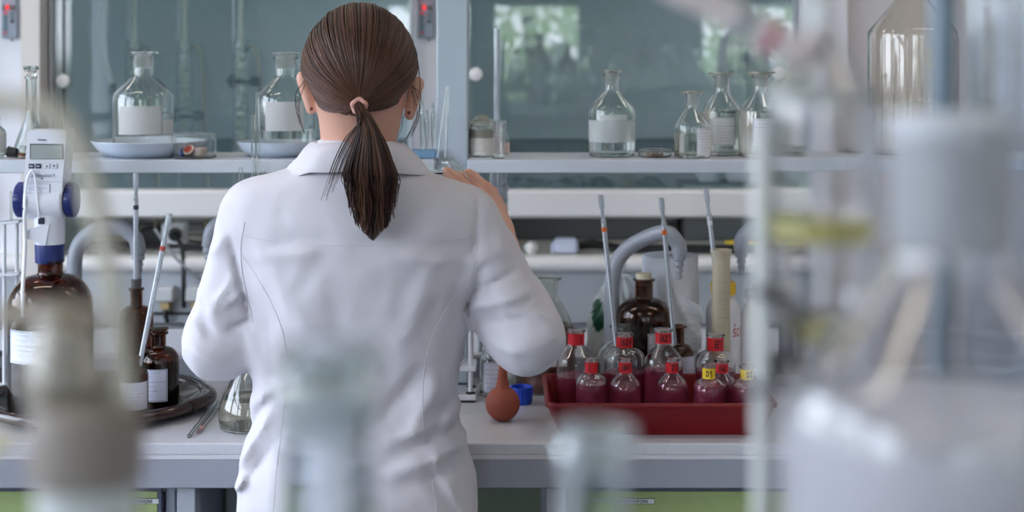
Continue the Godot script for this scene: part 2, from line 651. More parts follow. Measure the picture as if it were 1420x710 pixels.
func build_cupboards() -> void:
	var body := paint("cupboard_white", srgb(222, 222, 230), 0.45)
	var grey := paint("cupboard_grey", srgb(172, 177, 186), 0.5)
	var liner := speckled("cupboard_liner", srgb(184, 198, 201), srgb(192, 206, 209), 0.6, 2.0, 21)
	var slab := speckled("cupboard_slab", srgb(214, 213, 206), srgb(224, 223, 217), 0.35, 3.0, 22)
	var dark := paint("slot_dark", srgb(30, 34, 38), 0.6)
	var rail := paint("rail_white", srgb(228, 226, 228), 0.3)
	var g := pane("sash_glass", srgb(150, 190, 200), 0.10)
	# [left x, right x, control panel x, word for the label]
	var units := [[-2.56, X(38, HD), X(10, HD), "partly cut off behind the titrator"], [X(69, HD), X(604, HD), X(590, HD), "behind the person's head"], [X(640, HD), X(1106, HD), 0.0, "behind the stoppered bottles, mirroring bright windows"]]
	for k in 3:
		var u: Array = units[k]
		var x0: float = u[0]
		var x1: float = u[1]
		var w := x1 - x0
		var cx := (x0 + x1) / 2
		var xo := x1
		if k == 0: x1 -= 0.13
		if k == 1: x1 = X(574, HD)
		var o := thing("fume_cupboard", "white fume cupboard with a tinted glass sash, %s" % u[3], "fume cupboard", Vector3(cx, 0, -HD), "fume cupboards along the back wall")
		var ox := cx
		var lx0 := x0 - ox
		var lx1 := x1 - ox
		var lw := lx1 - lx0
		var lc := (lx0 + lx1) / 2
		# carcass: sides, top, lower cabinet
		var c := sh()
		c.box(Vector3(0.03, 1.75, 0.76), Vector3(lx0 - 0.005, 1.875 - 0.85 + 0.1, -0.41))
		c.box(Vector3(xo - x1 + 0.03, 1.75, 0.76), Vector3((lx1 + xo - ox) / 2 + 0.005, 1.125, -0.41))
		c.box(Vector3(lw, 0.7, 0.76), Vector3(lc, 2.35, -0.41))
		c.box(Vector3(w, 0.84, 0.70), Vector3(0, 0.42, -0.40))
		part("carcass", c.mesh(), body, o)
		part("front_panel", bx(Vector3(w - 0.01, 0.135, 0.02), Vector3(0, 0.885, 0.02)), grey, o, "grey service panel under the worktop")
		part("lower_panel", bx(Vector3(w - 0.01, 0.115, 0.02), Vector3(0, 0.745, 0.018)), body, o)
		part("back_liner", bx(Vector3(lw - 0.02, 1.1, 0.02), Vector3(lc, 1.5, -0.74)), liner, o)
		for s in [-1, 1]:
			part("side_liner", bx(Vector3(0.008, 1.1, 0.70), Vector3(lc + s * (lw / 2 - 0.016), 1.5, -0.39)), liner, o)
		part("baffle_slot", bx(Vector3(lw - 0.04, 0.05, 0.03), Vector3(lc, 1.235, -0.735)), dark, o, "dark extraction slot")
		part("baffle", bx(Vector3(lw - 0.04, 0.16, 0.02), Vector3(lc, 1.08, -0.70)), grey, o)
		part("worktop", bx(Vector3(w, 0.03, 0.76), Vector3(0, 0.978, -0.37)), slab, o)
		# rounded front rail of the worktop
		var rp := sh()
		var pth := [Vector3(-w / 2, 0.972, 0.03), Vector3(w / 2, 0.972, 0.03)]
		rp.tube(pth, 0.021, 20)
		part("front_rail", rp.mesh(), rail, o)
		# sash: glass, frame, white bull-nosed handle bar
		var sg := part("sash_pane", bx(Vector3(lw - 0.01, 0.95, 0.006), Vector3(lc, 1.62, 0), 0.0), g, o)
		var sf := sh()
		sf.box(Vector3(0.012, 0.95, 0.02), Vector3(lc + lw / 2 - 0.006, 1.62, 0))
		sf.box(Vector3(0.012, 0.95, 0.02), Vector3(lc - lw / 2 + 0.006, 1.62, 0))
		part("sash_frame", sf.mesh(), grey, sg)
		var hb := sh()
		hb.box(Vector3(lw, 0.076, 0.05), Vector3(lc, 1.130, 0.012), 0.016)
		part("sash_handle", hb.mesh(), rail, o, "white rounded sash handle bar")
		if k > 0:
			for pxx in ([[89, 112]] if k == 1 else [[660, 103], [1080, 102]]):
				var kn := sh()
				kn.lathe(prof([[0, 0], [0.0185, 0, 0.003], [0.0185, 0.012, 0.005], [0.0, 0.015]]), 20, Transform3D(Basis(Vector3.RIGHT, PI / 2), Vector3(X(pxx[0], HD) - ox, Y(pxx[1], HD), 0.003)))
				part("suction_knob", kn.mesh(), rail, o, "round white knob on the glass")
		if k == 1:
			part("sash_seam", bx(Vector3(0.004, 0.9, 0.004), Vector3(X(89, HD) - ox, 1.62, 0.006), 0.0005), paint("seam_dark", srgb(40, 52, 58), 0.6), sg)
			part("sash_seam", bx(Vector3(0.003, 0.9, 0.004), Vector3(X(172, HD + 0.7) - ox, 1.62, -0.727), 0.0005), paint("seam_dark", Color.WHITE), sg)
		if k < 2:
			control_panel(o, Vector3(u[2] - ox, Y(25, HD), -0.02))
	# seam between the left and the middle sash shows as a dark line
	var mid_panel := struct("wall_right_of_cupboards", bx(Vector3(2.3, 2.7, 0.1), Vector3(X(1168, HD) + 1.15, 1.35, -HD - 0.02)), paint("tall_panel", srgb(208, 203, 208), 0.55))
	mid_panel.name = "trim_1"
	struct("trim_2", bx(Vector3(0.115, 2.7, 0.14), Vector3(X(1137, HD), 1.35, -HD + 0.0)), body)
	struct("trim_3", bx(Vector3(0.05, 2.7, 0.10), Vector3(X(54, HD), 1.35, -HD + 0.02)), paint("post_cream", srgb(214, 208, 206), 0.5))

func control_panel(o: Node3D, at: Vector3) -> void:
	var p := part("control_panel", bx(Vector3(0.042, 0.19, 0.012), at + Vector3(0, 0.042, 0.0)), paint("panel_grey", srgb(132, 142, 158), 0.4), o)
	var z := at.z + 0.0065
	part("display", bx(Vector3(0.034, 0.013, 0.003), Vector3(at.x, at.y + 0.028, z)), paint("display_black", srgb(25, 12, 18), 0.2), p)
	var led := paint("led_red", srgb(250, 30, 60), 0.4)
	led.emission_enabled = true
	led.emission = Color(1.0, 0.04, 0.10)
	led.emission_energy_multiplier = 1.4
	var lm := text_mesh("8", 0.016, "Droid Sans Mono", true)
	var t := part("display_digit", lm, led, p)
	t.position = Vector3(at.x - 0.004, at.y + 0.028, z + 0.0022)
	var l := OmniLight3D.new()
	l.name = "display_light"
	l.light_color = Color(1, 0.1, 0.15)
	l.light_energy = 0.0004
	l.light_size = 0.004
	l.omni_range = 8.0
	l.shadow_enabled = true
	l.position = Vector3(at.x - 0.004, at.y + 0.028, z + 0.012)
	o.add_child(l)
	var red := paint("button_red", srgb(190, 70, 90), 0.5)
	var teal := paint("button_teal", srgb(40, 110, 115), 0.5)
	for k in 6:
		var r := sh()
		r.lathe(prof([[0, 0], [0.0042, 0, 0.001], [0.0042, 0.003, 0.001], [0, 0.0032]]), 12, Transform3D(Basis(Vector3.RIGHT, PI / 2), Vector3(at.x - 0.0095, at.y + 0.0135 - k * 0.0104, z)))
		part("button", r.mesh(), red if k == 0 or k == 5 else teal, p)
	for k in 2:
		var r := sh()
		r.lathe(prof([[0.002, 0], [0.0042, 0, 0.001], [0.0042, 0.003, 0.001], [0.002, 0.0032]]), 12, Transform3D(Basis(Vector3.RIGHT, PI / 2), Vector3(at.x + 0.0085, at.y + 0.0135 - k * 0.0104, z)))
		part("indicator", r.mesh(), teal, p)
	part("key_switch", bx(Vector3(0.008, 0.009, 0.004), Vector3(at.x + 0.0085, at.y - 0.0085, z)), paint("display_black", Color.BLACK), p)
	part("key_switch", bx(Vector3(0.007, 0.005, 0.004), Vector3(at.x + 0.0085, at.y - 0.058, z)), paint("switch_grey", srgb(80, 85, 100), 0.5), p)

# ---------------------------------------------------------------- the bench and its reagent shelf
func build_bench() -> void:
	var top := speckled("bench_top", srgb(196, 196, 204), srgb(204, 204, 211), 0.32, 9.0, 31)
	var edge := paint("bench_edge", srgb(150, 152, 163), 0.45)
	var steel := paint("bench_frame", srgb(168, 172, 182), 0.45)
	var o := thing("lab_bench", "long grey laboratory bench with a pale top that the glassware stands on", "bench", Vector3(0, 0, -2.6))
	part("bench_top", bx(Vector3(5.0, 0.02, 0.49), Vector3(0.2, 0.89, 0.005), 0.003), top, o)
	part("front_edge", bx(Vector3(5.0, 0.052, 0.03), Vector3(0.2, 0.853, 0.235), 0.003), edge, o)
	part("edge_trim", bx(Vector3(5.0, 0.007, 0.032), Vector3(0.2, 0.8775, 0.2355), 0.001), paint("edge_trim", srgb(205, 202, 208), 0.4), o)
	part("splashback", bx(Vector3(5.0, 0.055, 0.02), Vector3(0.2, 0.9075, -0.248), 0.003), paint("splash_grey", srgb(160, 164, 172), 0.5), o)
	part("splashback_cap", bx(Vector3(5.0, 0.008, 0.03), Vector3(0.2, 0.939, -0.25), 0.002), paint("splash_cap", srgb(205, 206, 212), 0.45), o)
	part("frame_rail", bx(Vector3(5.0, 0.006, 0.03), Vector3(0.2, 0.8295, 0.22), 0.001), steel, o)
	part("back_panel", bx(Vector3(5.0, 0.7, 0.012), Vector3(0.2, 0.45, -0.22), 0.002), paint("back_panel", srgb(130, 140, 120), 0.6), o)
	for x in [X(256, 2.36), X(640, 2.36) + 0.15, 1.55, -1.9]:
		part("leg", bx(Vector3(0.03, 0.826, 0.04), Vector3(x, 0.413, 0.21), 0.002), steel, o)
		part("leg", bx(Vector3(0.03, 0.806, 0.04), Vector3(x, 0.403, -0.2), 0.002), steel, o)
	# drawer cabinets under the bench
	cabinet(X(-190, 2.37), X(237, 2.37), "green fronted drawer cabinet under the left end of the bench, below the brown tray", "SZKŁO LABORATORYJNE", X(218, 2.37))
	cabinet(X(770, 2.37), X(1180, 2.37), "green fronted drawer cabinet under the bench, below the red tray", "SZKŁO LABORATORYJNE", X(909, 2.37))
	# reagent shelf
	var r := thing("reagent_shelf", "pale grey reagent shelf on columns standing along the back of the bench", "shelf", Vector3(0, BENCH, -2.81))
	var sm := paint("shelf_grey", srgb(196, 202, 212), 0.42)
	var xl := X(604, 2.74)
	var xr := X(649, 2.74)
	part("column", bx(Vector3(xr - xl, 1.6, 0.05), Vector3((xl + xr) / 2, 0.803, 0.02), 0.004), paint("column_grey", srgb(176, 188, 200), 0.45), r, "grey upright column")
	part("column", bx(Vector3(0.06, 1.6, 0.05), Vector3(1.35, 0.803, -0.02), 0.004), mats["column_grey"], r)
	part("column", bx(Vector3(0.06, 1.6, 0.05), Vector3(-1.45, 0.803, -0.02), 0.004), mats["column_grey"], r)
	var sy := SHELF - BENCH - 0.012
	part("shelf_board", bx(Vector3(xl + 1.9, 0.024, 0.22), Vector3((xl - 1.9) / 2, sy, 0), 0.002), sm, r)
	part("shelf_board", bx(Vector3(1.62 - xr, 0.024, 0.22), Vector3((xr + 1.62) / 2, sy, 0), 0.002), sm, r)

func cabinet(x0: float, x1: float, label: String, words: String, tx: float) -> void:
	var cx := (x0 + x1) / 2
	var w := x1 - x0
	var o := thing("drawer_cabinet", label, "cabinet", Vector3(cx, 0, -2.60))
	var body := paint("cabinet_grey", srgb(160, 166, 180), 0.5)
	var c := sh()
	c.box(Vector3(0.016, 0.724, 0.4), Vector3(-w / 2 + 0.008, 0.462, 0))
	c.box(Vector3(0.016, 0.724, 0.4), Vector3(w / 2 - 0.008, 0.462, 0))
	c.box(Vector3(w - 0.032, 0.016, 0.4), Vector3(0, 0.816, 0))
	c.box(Vector3(w - 0.032, 0.016, 0.4), Vector3(0, 0.108, 0))
	c.box(Vector3(w - 0.032, 0.68, 0.012), Vector3(0, 0.46, -0.19))
	part("body", c.mesh(), body, o)
	var pl := sh()
	pl.box(Vector3(w - 0.02, 0.1, 0.34), Vector3(0, 0.05, -0.02))
	part("plinth", pl.mesh(), paint("plinth_dark", srgb(60, 62, 66), 0.6), o)
	var green := speckled("drawer_green", srgb(150, 166, 108), srgb(158, 173, 117), 0.5, 4.0, 41)
	var navy := paint("drawer_edge", srgb(80, 84, 104), 0.5)
	for k in 3:
		var y := 0.7155 - k * 0.225
		var f := part("drawer", bx(Vector3(w - 0.05, 0.195, 0.016), Vector3(0, y, 0.206), 0.002), green, o)
		var e := sh()
		e.box(Vector3(w - 0.038, 0.006, 0.018), Vector3(0, y + 0.1, 0.206))
		e.box(Vector3(0.006, 0.2, 0.018), Vector3(w / 2 - 0.022, y, 0.206))
		e.box(Vector3(0.006, 0.2, 0.018), Vector3(-w / 2 + 0.022, y, 0.206))
		part("drawer_edging", e.mesh(), navy, f)
		var hn := sh()
		hn.tube(curve([Vector3(-0.05, y - 0.04, 0.213), Vector3(-0.048, y - 0.04, 0.235), Vector3(0.048, y - 0.04, 0.235), Vector3(0.05, y - 0.04, 0.213)], 5), 0.005, 8)
		part("handle", hn.mesh(), paint("handle_steel", srgb(180, 182, 186), 0.3, 0.9), f)
		if k == 0:
			var tw := 0.098
			var lx := tx - cx - tw / 2
			var ly := Y(695, 2.385)
			var b := part("label_plate", bx(Vector3(tw, 0.0095, 0.0016), Vector3(lx, ly, 0.2148), 0.0003), paint("label_navy", srgb(70, 74, 92), 0.5), f)
			part("label_paper", bx(Vector3(tw - 0.0016, 0.0079, 0.0016), Vector3(lx, ly, 0.2152), 0.0003), paint("label_white", srgb(205, 208, 208), 0.6), f)
			var tm := part("lettering", text_mesh(words, 0.0068, "Droid Sans", true), paint("ink_dark", srgb(35, 36, 46), 0.6), f)
			tm.position = Vector3(lx, ly, 0.2163)

# ---------------------------------------------------------------- the person: fields meshed as surface nets
func nets(to: Sh, field: Callable, lo: Vector3, hi: Vector3, h: float, coarse := 4) -> void:
	var hh := h * coarse
	var cn := Vector3i(((hi - lo) / hh).ceil())
	var nx := cn.x * coarse + 1
	var ny := cn.y * coarse + 1
	var nz := cn.z * coarse + 1
	var val := PackedFloat32Array()
	val.resize(nx * ny * nz)
	val.fill(INF)
	var cell := PackedInt32Array()
	cell.resize(nx * ny * nz)
	cell.fill(-1)
	var keep: Array[Vector3i] = []
	var reach := hh * 0.87 + h * 1.5 + 0.006
	for cz in cn.z:
		for cy in cn.y:
			for cx in cn.x:
				if absf(field.call(lo + Vector3(cx + 0.5, cy + 0.5, cz + 0.5) * hh)) < reach:
					keep.append(Vector3i(cx, cy, cz))
	for k in keep:
		for z in range(k.z * coarse, k.z * coarse + coarse + 1):
			for y in range(k.y * coarse, k.y * coarse + coarse + 1):
				var row := (z * ny + y) * nx
				for x in range(k.x * coarse, k.x * coarse + coarse + 1):
					if val[row + x] == INF:
						val[row + x] = field.call(lo + Vector3(x, y, z) * h)
	var base := to.v.size()
	var sy := nx
	var sz := nx * ny
	var off := [0, 1, sy, sy + 1, sz, sz + 1, sz + sy, sz + sy + 1]
	var edges := [[0, 1], [2, 3], [4, 5], [6, 7], [0, 2], [1, 3], [4, 6], [5, 7], [0, 4], [1, 5], [2, 6], [3, 7]]
	var cells := PackedInt32Array()
	for k in keep:
		for z in range(k.z * coarse, k.z * coarse + coarse):
			for y in range(k.y * coarse, k.y * coarse + coarse):
				for x in range(k.x * coarse, k.x * coarse + coarse):
					var i := (z * ny + y) * nx + x
					var neg := 0
					for q in 8:
						if val[i + off[q]] < 0.0: neg += 1
					if neg == 0 or neg == 8: continue
					var sum := Vector3.ZERO
					var cnt := 0
					for e in edges:
						var a: float = val[i + off[e[0]]]
						var b: float = val[i + off[e[1]]]
						if (a < 0.0) != (b < 0.0):
							var t := a / (a - b)
							var pa := Vector3(e[0] & 1, (e[0] >> 1) & 1, e[0] >> 2)
							var pb := Vector3(e[1] & 1, (e[1] >> 1) & 1, e[1] >> 2)
							sum += pa.lerp(pb, t)
							cnt += 1
					cell[i] = to.v.size()
					cells.append(i)
					to.v.append(lo + (Vector3(x, y, z) + sum / cnt) * h)
					to.n.append(Vector3.ZERO)
					to.uv.append(Vector2.ZERO)
					to.c.append(to.col)
	var steps := [1, sy, sz]
	for i in cells:
		for ax in 3:
			var u: int = steps[(ax + 1) % 3]
			var w: int = steps[(ax + 2) % 3]
			if i - u - w < 0: continue
			var a: float = val[i]
			var b: float = val[i + steps[ax]]
			if a == INF or b == INF or (a < 0.0) == (b < 0.0): continue
			var q := [cell[i], cell[i - u], cell[i - u - w], cell[i - w]]
			if q.min() < 0: continue
			if a < 0.0:      # inside to outside along +axis: clockwise seen from +axis
				q.reverse()
			for t in [[0, 1, 2], [0, 2, 3]]:
				to.ix.append(q[t[0]]); to.ix.append(q[t[1]]); to.ix.append(q[t[2]])
	for k in range(0, to.ix.size(), 3):
		if to.ix[k] < base: continue
		var a := to.v[to.ix[k]]
		var g := (to.v[to.ix[k + 2]] - a).cross(to.v[to.ix[k + 1]] - a)
		for q in 3:
			to.n[to.ix[k + q]] += g
	for k in range(base, to.n.size()):
		to.n[k] = to.n[k].normalized()

func cap(p: Vector3, a: Vector3, b: Vector3, ra: float, rb: float) -> float:
	var ab := b - a
	var t := clampf((p - a).dot(ab) / ab.length_squared(), 0.0, 1.0)
	return p.distance_to(a + ab * t) - lerpf(ra, rb, t)

func ell(p: Vector3, at: Vector3, r: Vector3) -> float:
	var q := (p - at) / r
	var k := q.length()
	return k * (k - 1.0) / maxf((q / r).length(), 1e-4)

func smin(a: float, b: float, k: float) -> float:
	var h := maxf(k - absf(a - b), 0.0) / k
	return minf(a, b) - h * h * k * 0.25

# torso of the coat: rows of [picture row, centre, half width, half depth, depth of the centre] at 2.2 m
const PD := 2.2
const RINGS := [
	[196, 493, 50, 0.050, 2.178], [212, 492, 58, 0.056, 2.18], [226, 491, 74, 0.062, 2.182], [236, 490, 100, 0.070, 2.184], [245, 490, 126, 0.080, 2.186], [260, 491, 150, 0.090, 2.19], [282, 493, 165, 0.102, 2.195],
	[320, 495, 169, 0.113, 2.20], [370, 496, 160, 0.116, 2.205], [430, 497, 148, 0.112, 2.212], [490, 496, 143, 0.107, 2.22], [550, 491, 143, 0.104, 2.222], [600, 492, 150, 0.110, 2.22],
	[655, 494, 162, 0.119, 2.215], [715, 496, 165, 0.126, 2.21], [800, 496, 168, 0.128, 2.205], [920, 496, 172, 0.132, 2.2], [960, 496, 172, 0.132, 2.2]]
var torso_tab := []      # every 5 mm of height, from TOP down
const TOP := 1.395
var SL: Vector3
var EL: Vector3
var HL: Vector3
var SR: Vector3
var ER: Vector3
var CR: Vector3
var WR: Vector3
var fold_noise := FastNoiseLite.new()
var fine_noise := FastNoiseLite.new()
var crease_noise := FastNoiseLite.new()
# folds: [x0, y0, x1, y1 in picture units on the back, width px, height m (+ ridge, - furrow)]
const FOLDS := [
	[560, 606, 652, 584, 9, -0.0050], [545, 590, 640, 566, 9, 0.0035], [545, 632, 650, 606, 10, 0.0040], [560, 652, 640, 640, 12, -0.003],
	[590, 500, 540, 560, 16, -0.0045], [612, 520, 575, 580, 14, 0.004], [630, 545, 600, 590, 10, -0.003],
	[335, 640, 385, 560, 9, 0.0045], [352, 655, 400, 585, 8, -0.0040], [345, 600, 378, 545, 8, -0.0035], [350, 560, 395, 520, 10, 0.003],
	[352, 440, 372, 560, 12, 0.003], [380, 430, 392, 540, 12, -0.0025],
	[330, 330, 352, 440, 6, -0.0050], [345, 395, 318, 420, 7, 0.004], [350, 440, 322, 452, 6, -0.004], [338, 372, 300, 430, 10, 0.003],
	[642, 440, 668, 370, 7, -0.0045], [655, 402, 712, 372, 9, -0.0045], [660, 420, 735, 398, 10, 0.0042], [668, 440, 740, 432, 8, -0.003], [650, 360, 700, 335, 12, 0.003],
	[664, 275, 660, 350, 6, -0.003], [690, 320, 705, 350, 8, 0.003], [680, 470, 730, 480, 12, 0.003], [700, 450, 755, 440, 9, -0.0025],
	[385, 330, 470, 318, 14, -0.0022], [520, 318, 640, 335, 14, -0.0022], [360, 345, 440, 336, 12, 0.0020], [535, 345, 640, 352, 12, 0.0018],
	[400, 380, 450, 470, 18, 0.0020], [600, 380, 560, 470, 18, 0.0022], [470, 360, 480, 520, 24, -0.0015], [425, 395, 470, 330, 16, -0.0014], [560, 400, 600, 340, 16, -0.0014],
	[285, 410, 300, 470, 10, -0.003], [270, 470, 320, 505, 9, 0.003], [275, 440, 330, 470, 9, -0.0025], [300, 350, 325, 320, 10, 0.003],
	[330, 672, 348, 650, 6, 0.006], [480, 660, 560, 690, 22, 0.002], [420, 620, 400, 700, 20, 0.002], [600, 640, 640, 700, 14, -0.002]]

func coat_axes() -> void:
	SL = W(354, 300, 2.195)
	EL = W(305, 474, 2.21)
	HL = W(382, 452, 2.42)
	SR = W(646, 306, 2.20)
	ER = W(727, 464, 2.20)
	WR = W(690, 322, 2.375)
	CR = ER.lerp(WR, 0.34)
	fold_noise.seed = 5
	fold_noise.frequency = 7.0
	fold_noise.fractal_octaves = 2
	fine_noise.seed = 9
	crease_noise.seed = 14
	crease_noise.frequency = 6.5
	crease_noise.fractal_octaves = 2
	fine_noise.frequency = 22.0
	fine_noise.fractal_octaves = 2
	var k := 0
	for s in 180:
		var y := TOP - s * 0.005
		var py := HOR + (EYE - y) / PD * F
		while k < RINGS.size() - 2 and py > RINGS[k + 1][0]: k += 1
		var a: Array = RINGS[k]
		var b: Array = RINGS[k + 1]
		var p: Array = RINGS[maxi(k - 1, 0)]
		var q: Array = RINGS[mini(k + 2, RINGS.size() - 1)]
		var t: float = clampf((py - a[0]) / (b[0] - a[0]), 0, 1)
		var r := []
		for j in range(1, 5):
			r.append(cubic_interpolate(a[j], b[j], p[j], q[j], t))
		torso_tab.append([X(r[0], PD), r[1] / F * PD, r[2], -r[3]])

func torso_d(p: Vector3) -> float:
	var f := clampf((TOP - p.y) / 0.005, 0.0, 178.0)
	var i := int(f)
	var t := f - i
	var a: Array = torso_tab[i]
	var b: Array = torso_tab[i + 1]
	var hw := lerpf(a[1], b[1], t)
	var hd := lerpf(a[2], b[2], t)
	var q := Vector2((p.x - lerpf(a[0], b[0], t)) / hw, (p.z - lerpf(a[3], b[3], t)) / hd)
	# a slightly squared ellipse
	var k := pow(pow(absf(q.x), 2.3) + pow(absf(q.y), 2.3), 1.0 / 2.3)
	var g := Vector2(q.x / hw, q.y / hd).length()
	var d := k * (k - 1.0) / maxf(g, 1e-3)
	if p.y > TOP: d = maxf(d, p.y - TOP)
	return d

func arms_d(p: Vector3) -> float:
	var d := smin(cap(p, SL, EL, 0.053, 0.047), cap(p, EL, HL, 0.049, 0.040), 0.03)
	var e := smin(cap(p, SR, ER, 0.053, 0.050), cap(p, ER, CR, 0.051, 0.046), 0.03)
	return minf(d, e)

func coat_d(p: Vector3) -> float:
	var d := smin(torso_d(p), arms_d(p), 0.035)
	if absf(d) < 0.03:
		var px := 710.0 + p.x / PD * F
		var py := HOR + (EYE - p.y) / PD * F
		var dz := fold_noise.get_noise_3d(p.x, p.y * 0.55, p.z) * 0.0050 + fine_noise.get_noise_3d(p.x, p.y * 0.7, p.z) * 0.0016
		var edge := clampf(maxf(absf(px - 495.0) - 105.0, (py - 520.0) * 0.7) / 60.0, 0.12, 1.0)
		var rg := 1.0 - absf(crease_noise.get_noise_3d(p.x + p.y * 0.5, p.y * 0.75 - p.x * 0.25, p.z)) * 2.2
		if rg > 0.0: dz += rg * rg * rg * 0.0034 * edge
		if p.z > -2.24:
			for f in FOLDS:
				var ax: float = px - f[0]
				var ay: float = py - f[1]
				var bx_: float = f[2] - f[0]
				var by_: float = f[3] - f[1]
				var w: float = f[4] * 0.8
				var len2 := bx_ * bx_ + by_ * by_
				var t := (ax * bx_ + ay * by_) / len2
				if t < -0.25 or t > 1.25: continue
				var cr := (ax * by_ - ay * bx_) / sqrt(len2) / w
				if absf(cr) > 2.6: continue
				var along := smoothstep(-0.25, 0.3, t) * smoothstep(1.25, 0.7, t)
				dz += 1.9 * f[5] * exp(-cr * cr) * along
		else:
			dz *= 1.0
		d -= dz
	if p.y < 0.62: d = maxf(d, 0.62 - p.y)
	return d

# where a ray along -z first meets the coat, seen from behind the person
func on_coat(px: float, py: float) -> Vector3:
	var p := Vector3(X(px, PD), Y(py, PD), -1.95)
	for k in 60:
		var d := coat_d(p)
		if d < 0.0003: break
		p.z -= maxf(d * 0.7, 0.0004)
	return p

# head and skin
var HC: Vector3      # middle of the skull
var TIE: Vector3

func head_d(p: Vector3) -> float:
	var q := p - HC
	q = q.rotated(Vector3.RIGHT, 0.25)       # bowed forward a little
	var d := ell(q, Vector3(0, 0.004, 0.005), Vector3(0.071, 0.089, 0.086))
	d = smin(d, ell(q, Vector3(0, -0.055, -0.030), Vector3(0.054, 0.062, 0.062)), 0.03)
	d = smin(d, cap(q, Vector3(0, -0.095, -0.068), Vector3(0, -0.098, -0.060), 0.022, 0.024), 0.03)       # chin
	d = smin(d, cap(q, Vector3(0, -0.012, -0.086), Vector3(0, -0.042, -0.104), 0.007, 0.011), 0.012)       # nose
	d = smin(d, cap(q, Vector3(-0.03, 0.006, -0.083), Vector3(0.03, 0.006, -0.083), 0.010, 0.010), 0.015)   # brow
	d = smin(d, cap(q, Vector3(-0.016, -0.066, -0.086), Vector3(0.016, -0.066, -0.086), 0.006, 0.006), 0.008) # lips
	for s in [-1.0, 1.0]:
		d = -smin(-d, ell(q, Vector3(s * 0.031, -0.012, -0.088), Vector3(0.016, 0.010, 0.012)), 0.012)        # eye socket
		d = smin(d, ell(q, Vector3(s * 0.031, -0.012, -0.078), Vector3(0.012, 0.012, 0.012)), 0.003)
	# neck
	d = smin(d, cap(p, W(500, 140, 2.185), W(494, 245, 2.19), 0.053, 0.056), 0.025)
	# ears
	for s in [[421, 431, 108, 152], [578, 568, 116, 160]]:
		var a := W(s[0], s[2], 2.185)
		var b := W(s[1], s[3], 2.178)
		d = smin(d, cap(p, a, b, 0.0112, 0.0074), 0.006)
	return d

func hand_right_d(p: Vector3) -> float:
	var d := cap(p, CR, WR, 0.034, 0.026)
	var kn := [W(674, 262, 2.400), W(681, 268, 2.418), W(688, 278, 2.436), W(694, 290, 2.450)]
	for k in 4:
		d = smin(d, cap(p, WR, kn[k], 0.018, 0.0115), 0.014)
	var pips := [W(650, 243, 2.412), W(656, 246, 2.438), W(664, 254, 2.458), W(674, 268, 2.470)]
	var tips := [W(634, 252, 2.395), W(636, 258, 2.425), W(644, 268, 2.445), W(656, 282, 2.455)]
	for k in 4:
		var mid: Vector3 = pips[k].lerp(tips[k], 0.55) + Vector3(-0.004, 0.003, -0.002)
		var r: float = [0.0096, 0.0098, 0.0092, 0.0080][k]
		var f := cap(p, kn[k], pips[k], r + 0.0012, r)
		f = smin(f, cap(p, pips[k], mid, r, r - 0.0008), 0.005)
		f = smin(f, cap(p, mid, tips[k], r - 0.0008, r - 0.002), 0.004)
		d = smin(d, f, 0.005)
	var th := [WR.lerp(kn[0], 0.35), W(655, 268, 2.362), W(634, 250, 2.352), W(620, 238, 2.350)]
	var t := cap(p, th[0], th[1], 0.015, 0.0115)
	t = smin(t, cap(p, th[1], th[2], 0.0115, 0.0105), 0.006)
	t = smin(t, cap(p, th[2], th[3], 0.0105, 0.0082), 0.005)
	return smin(d, t, 0.007)

func hand_left_d(p: Vector3) -> float:
	var wl := HL + Vector3(0.035, 0.0, -0.07)
	var d := cap(p, EL.lerp(HL, 0.7), wl, 0.031, 0.025)
	for k in 4:
		var kn := wl + Vector3(0.012 + 0.012 * k - 0.02, 0.008 - 0.004 * k, -0.078 + 0.004 * absf(k - 1.0))
		d = smin(d, cap(p, wl, kn, 0.018, 0.0115), 0.014)
		var pip := kn + Vector3(0.010, -0.006, -0.034)
		var tip := pip + Vector3(0.020, -0.020, -0.008)
		d = smin(d, smin(cap(p, kn, pip, 0.0105, 0.0095), cap(p, pip, tip, 0.0092, 0.0075), 0.005), 0.004)
	var t0 := wl + Vector3(0.012, 0.0, -0.03)
	d = smin(d, smin(cap(p, t0, t0 + Vector3(0.03, 0.004, -0.025), 0.013, 0.011), cap(p, t0 + Vector3(0.03, 0.004, -0.025), t0 + Vector3(0.045, -0.002, -0.05), 0.0105, 0.0085), 0.005), 0.008)
	return d

func legs_d(p: Vector3) -> float:
	var d := 9.0
	for s in [-1.0, 1.0]:
		var x: float = X(496, PD) + s * 0.085
		d = minf(d, smin(cap(p, Vector3(x, 0.84, -2.2), Vector3(x, 0.47, -2.2), 0.070, 0.058), cap(p, Vector3(x, 0.47, -2.2), Vector3(x, 0.09, -2.18), 0.062, 0.048), 0.04))
	return d

func hair_surface(dir: Vector3, up_by: float) -> Vector3:
	var sx := 0.0835 * (1.0 - 0.17 * smoothstep(0.08, -0.34, dir.y))
	return HC + dir * Vector3(sx, 0.0985, 0.100) * (1.0 + up_by) + Vector3(0, -0.003, 0.0)

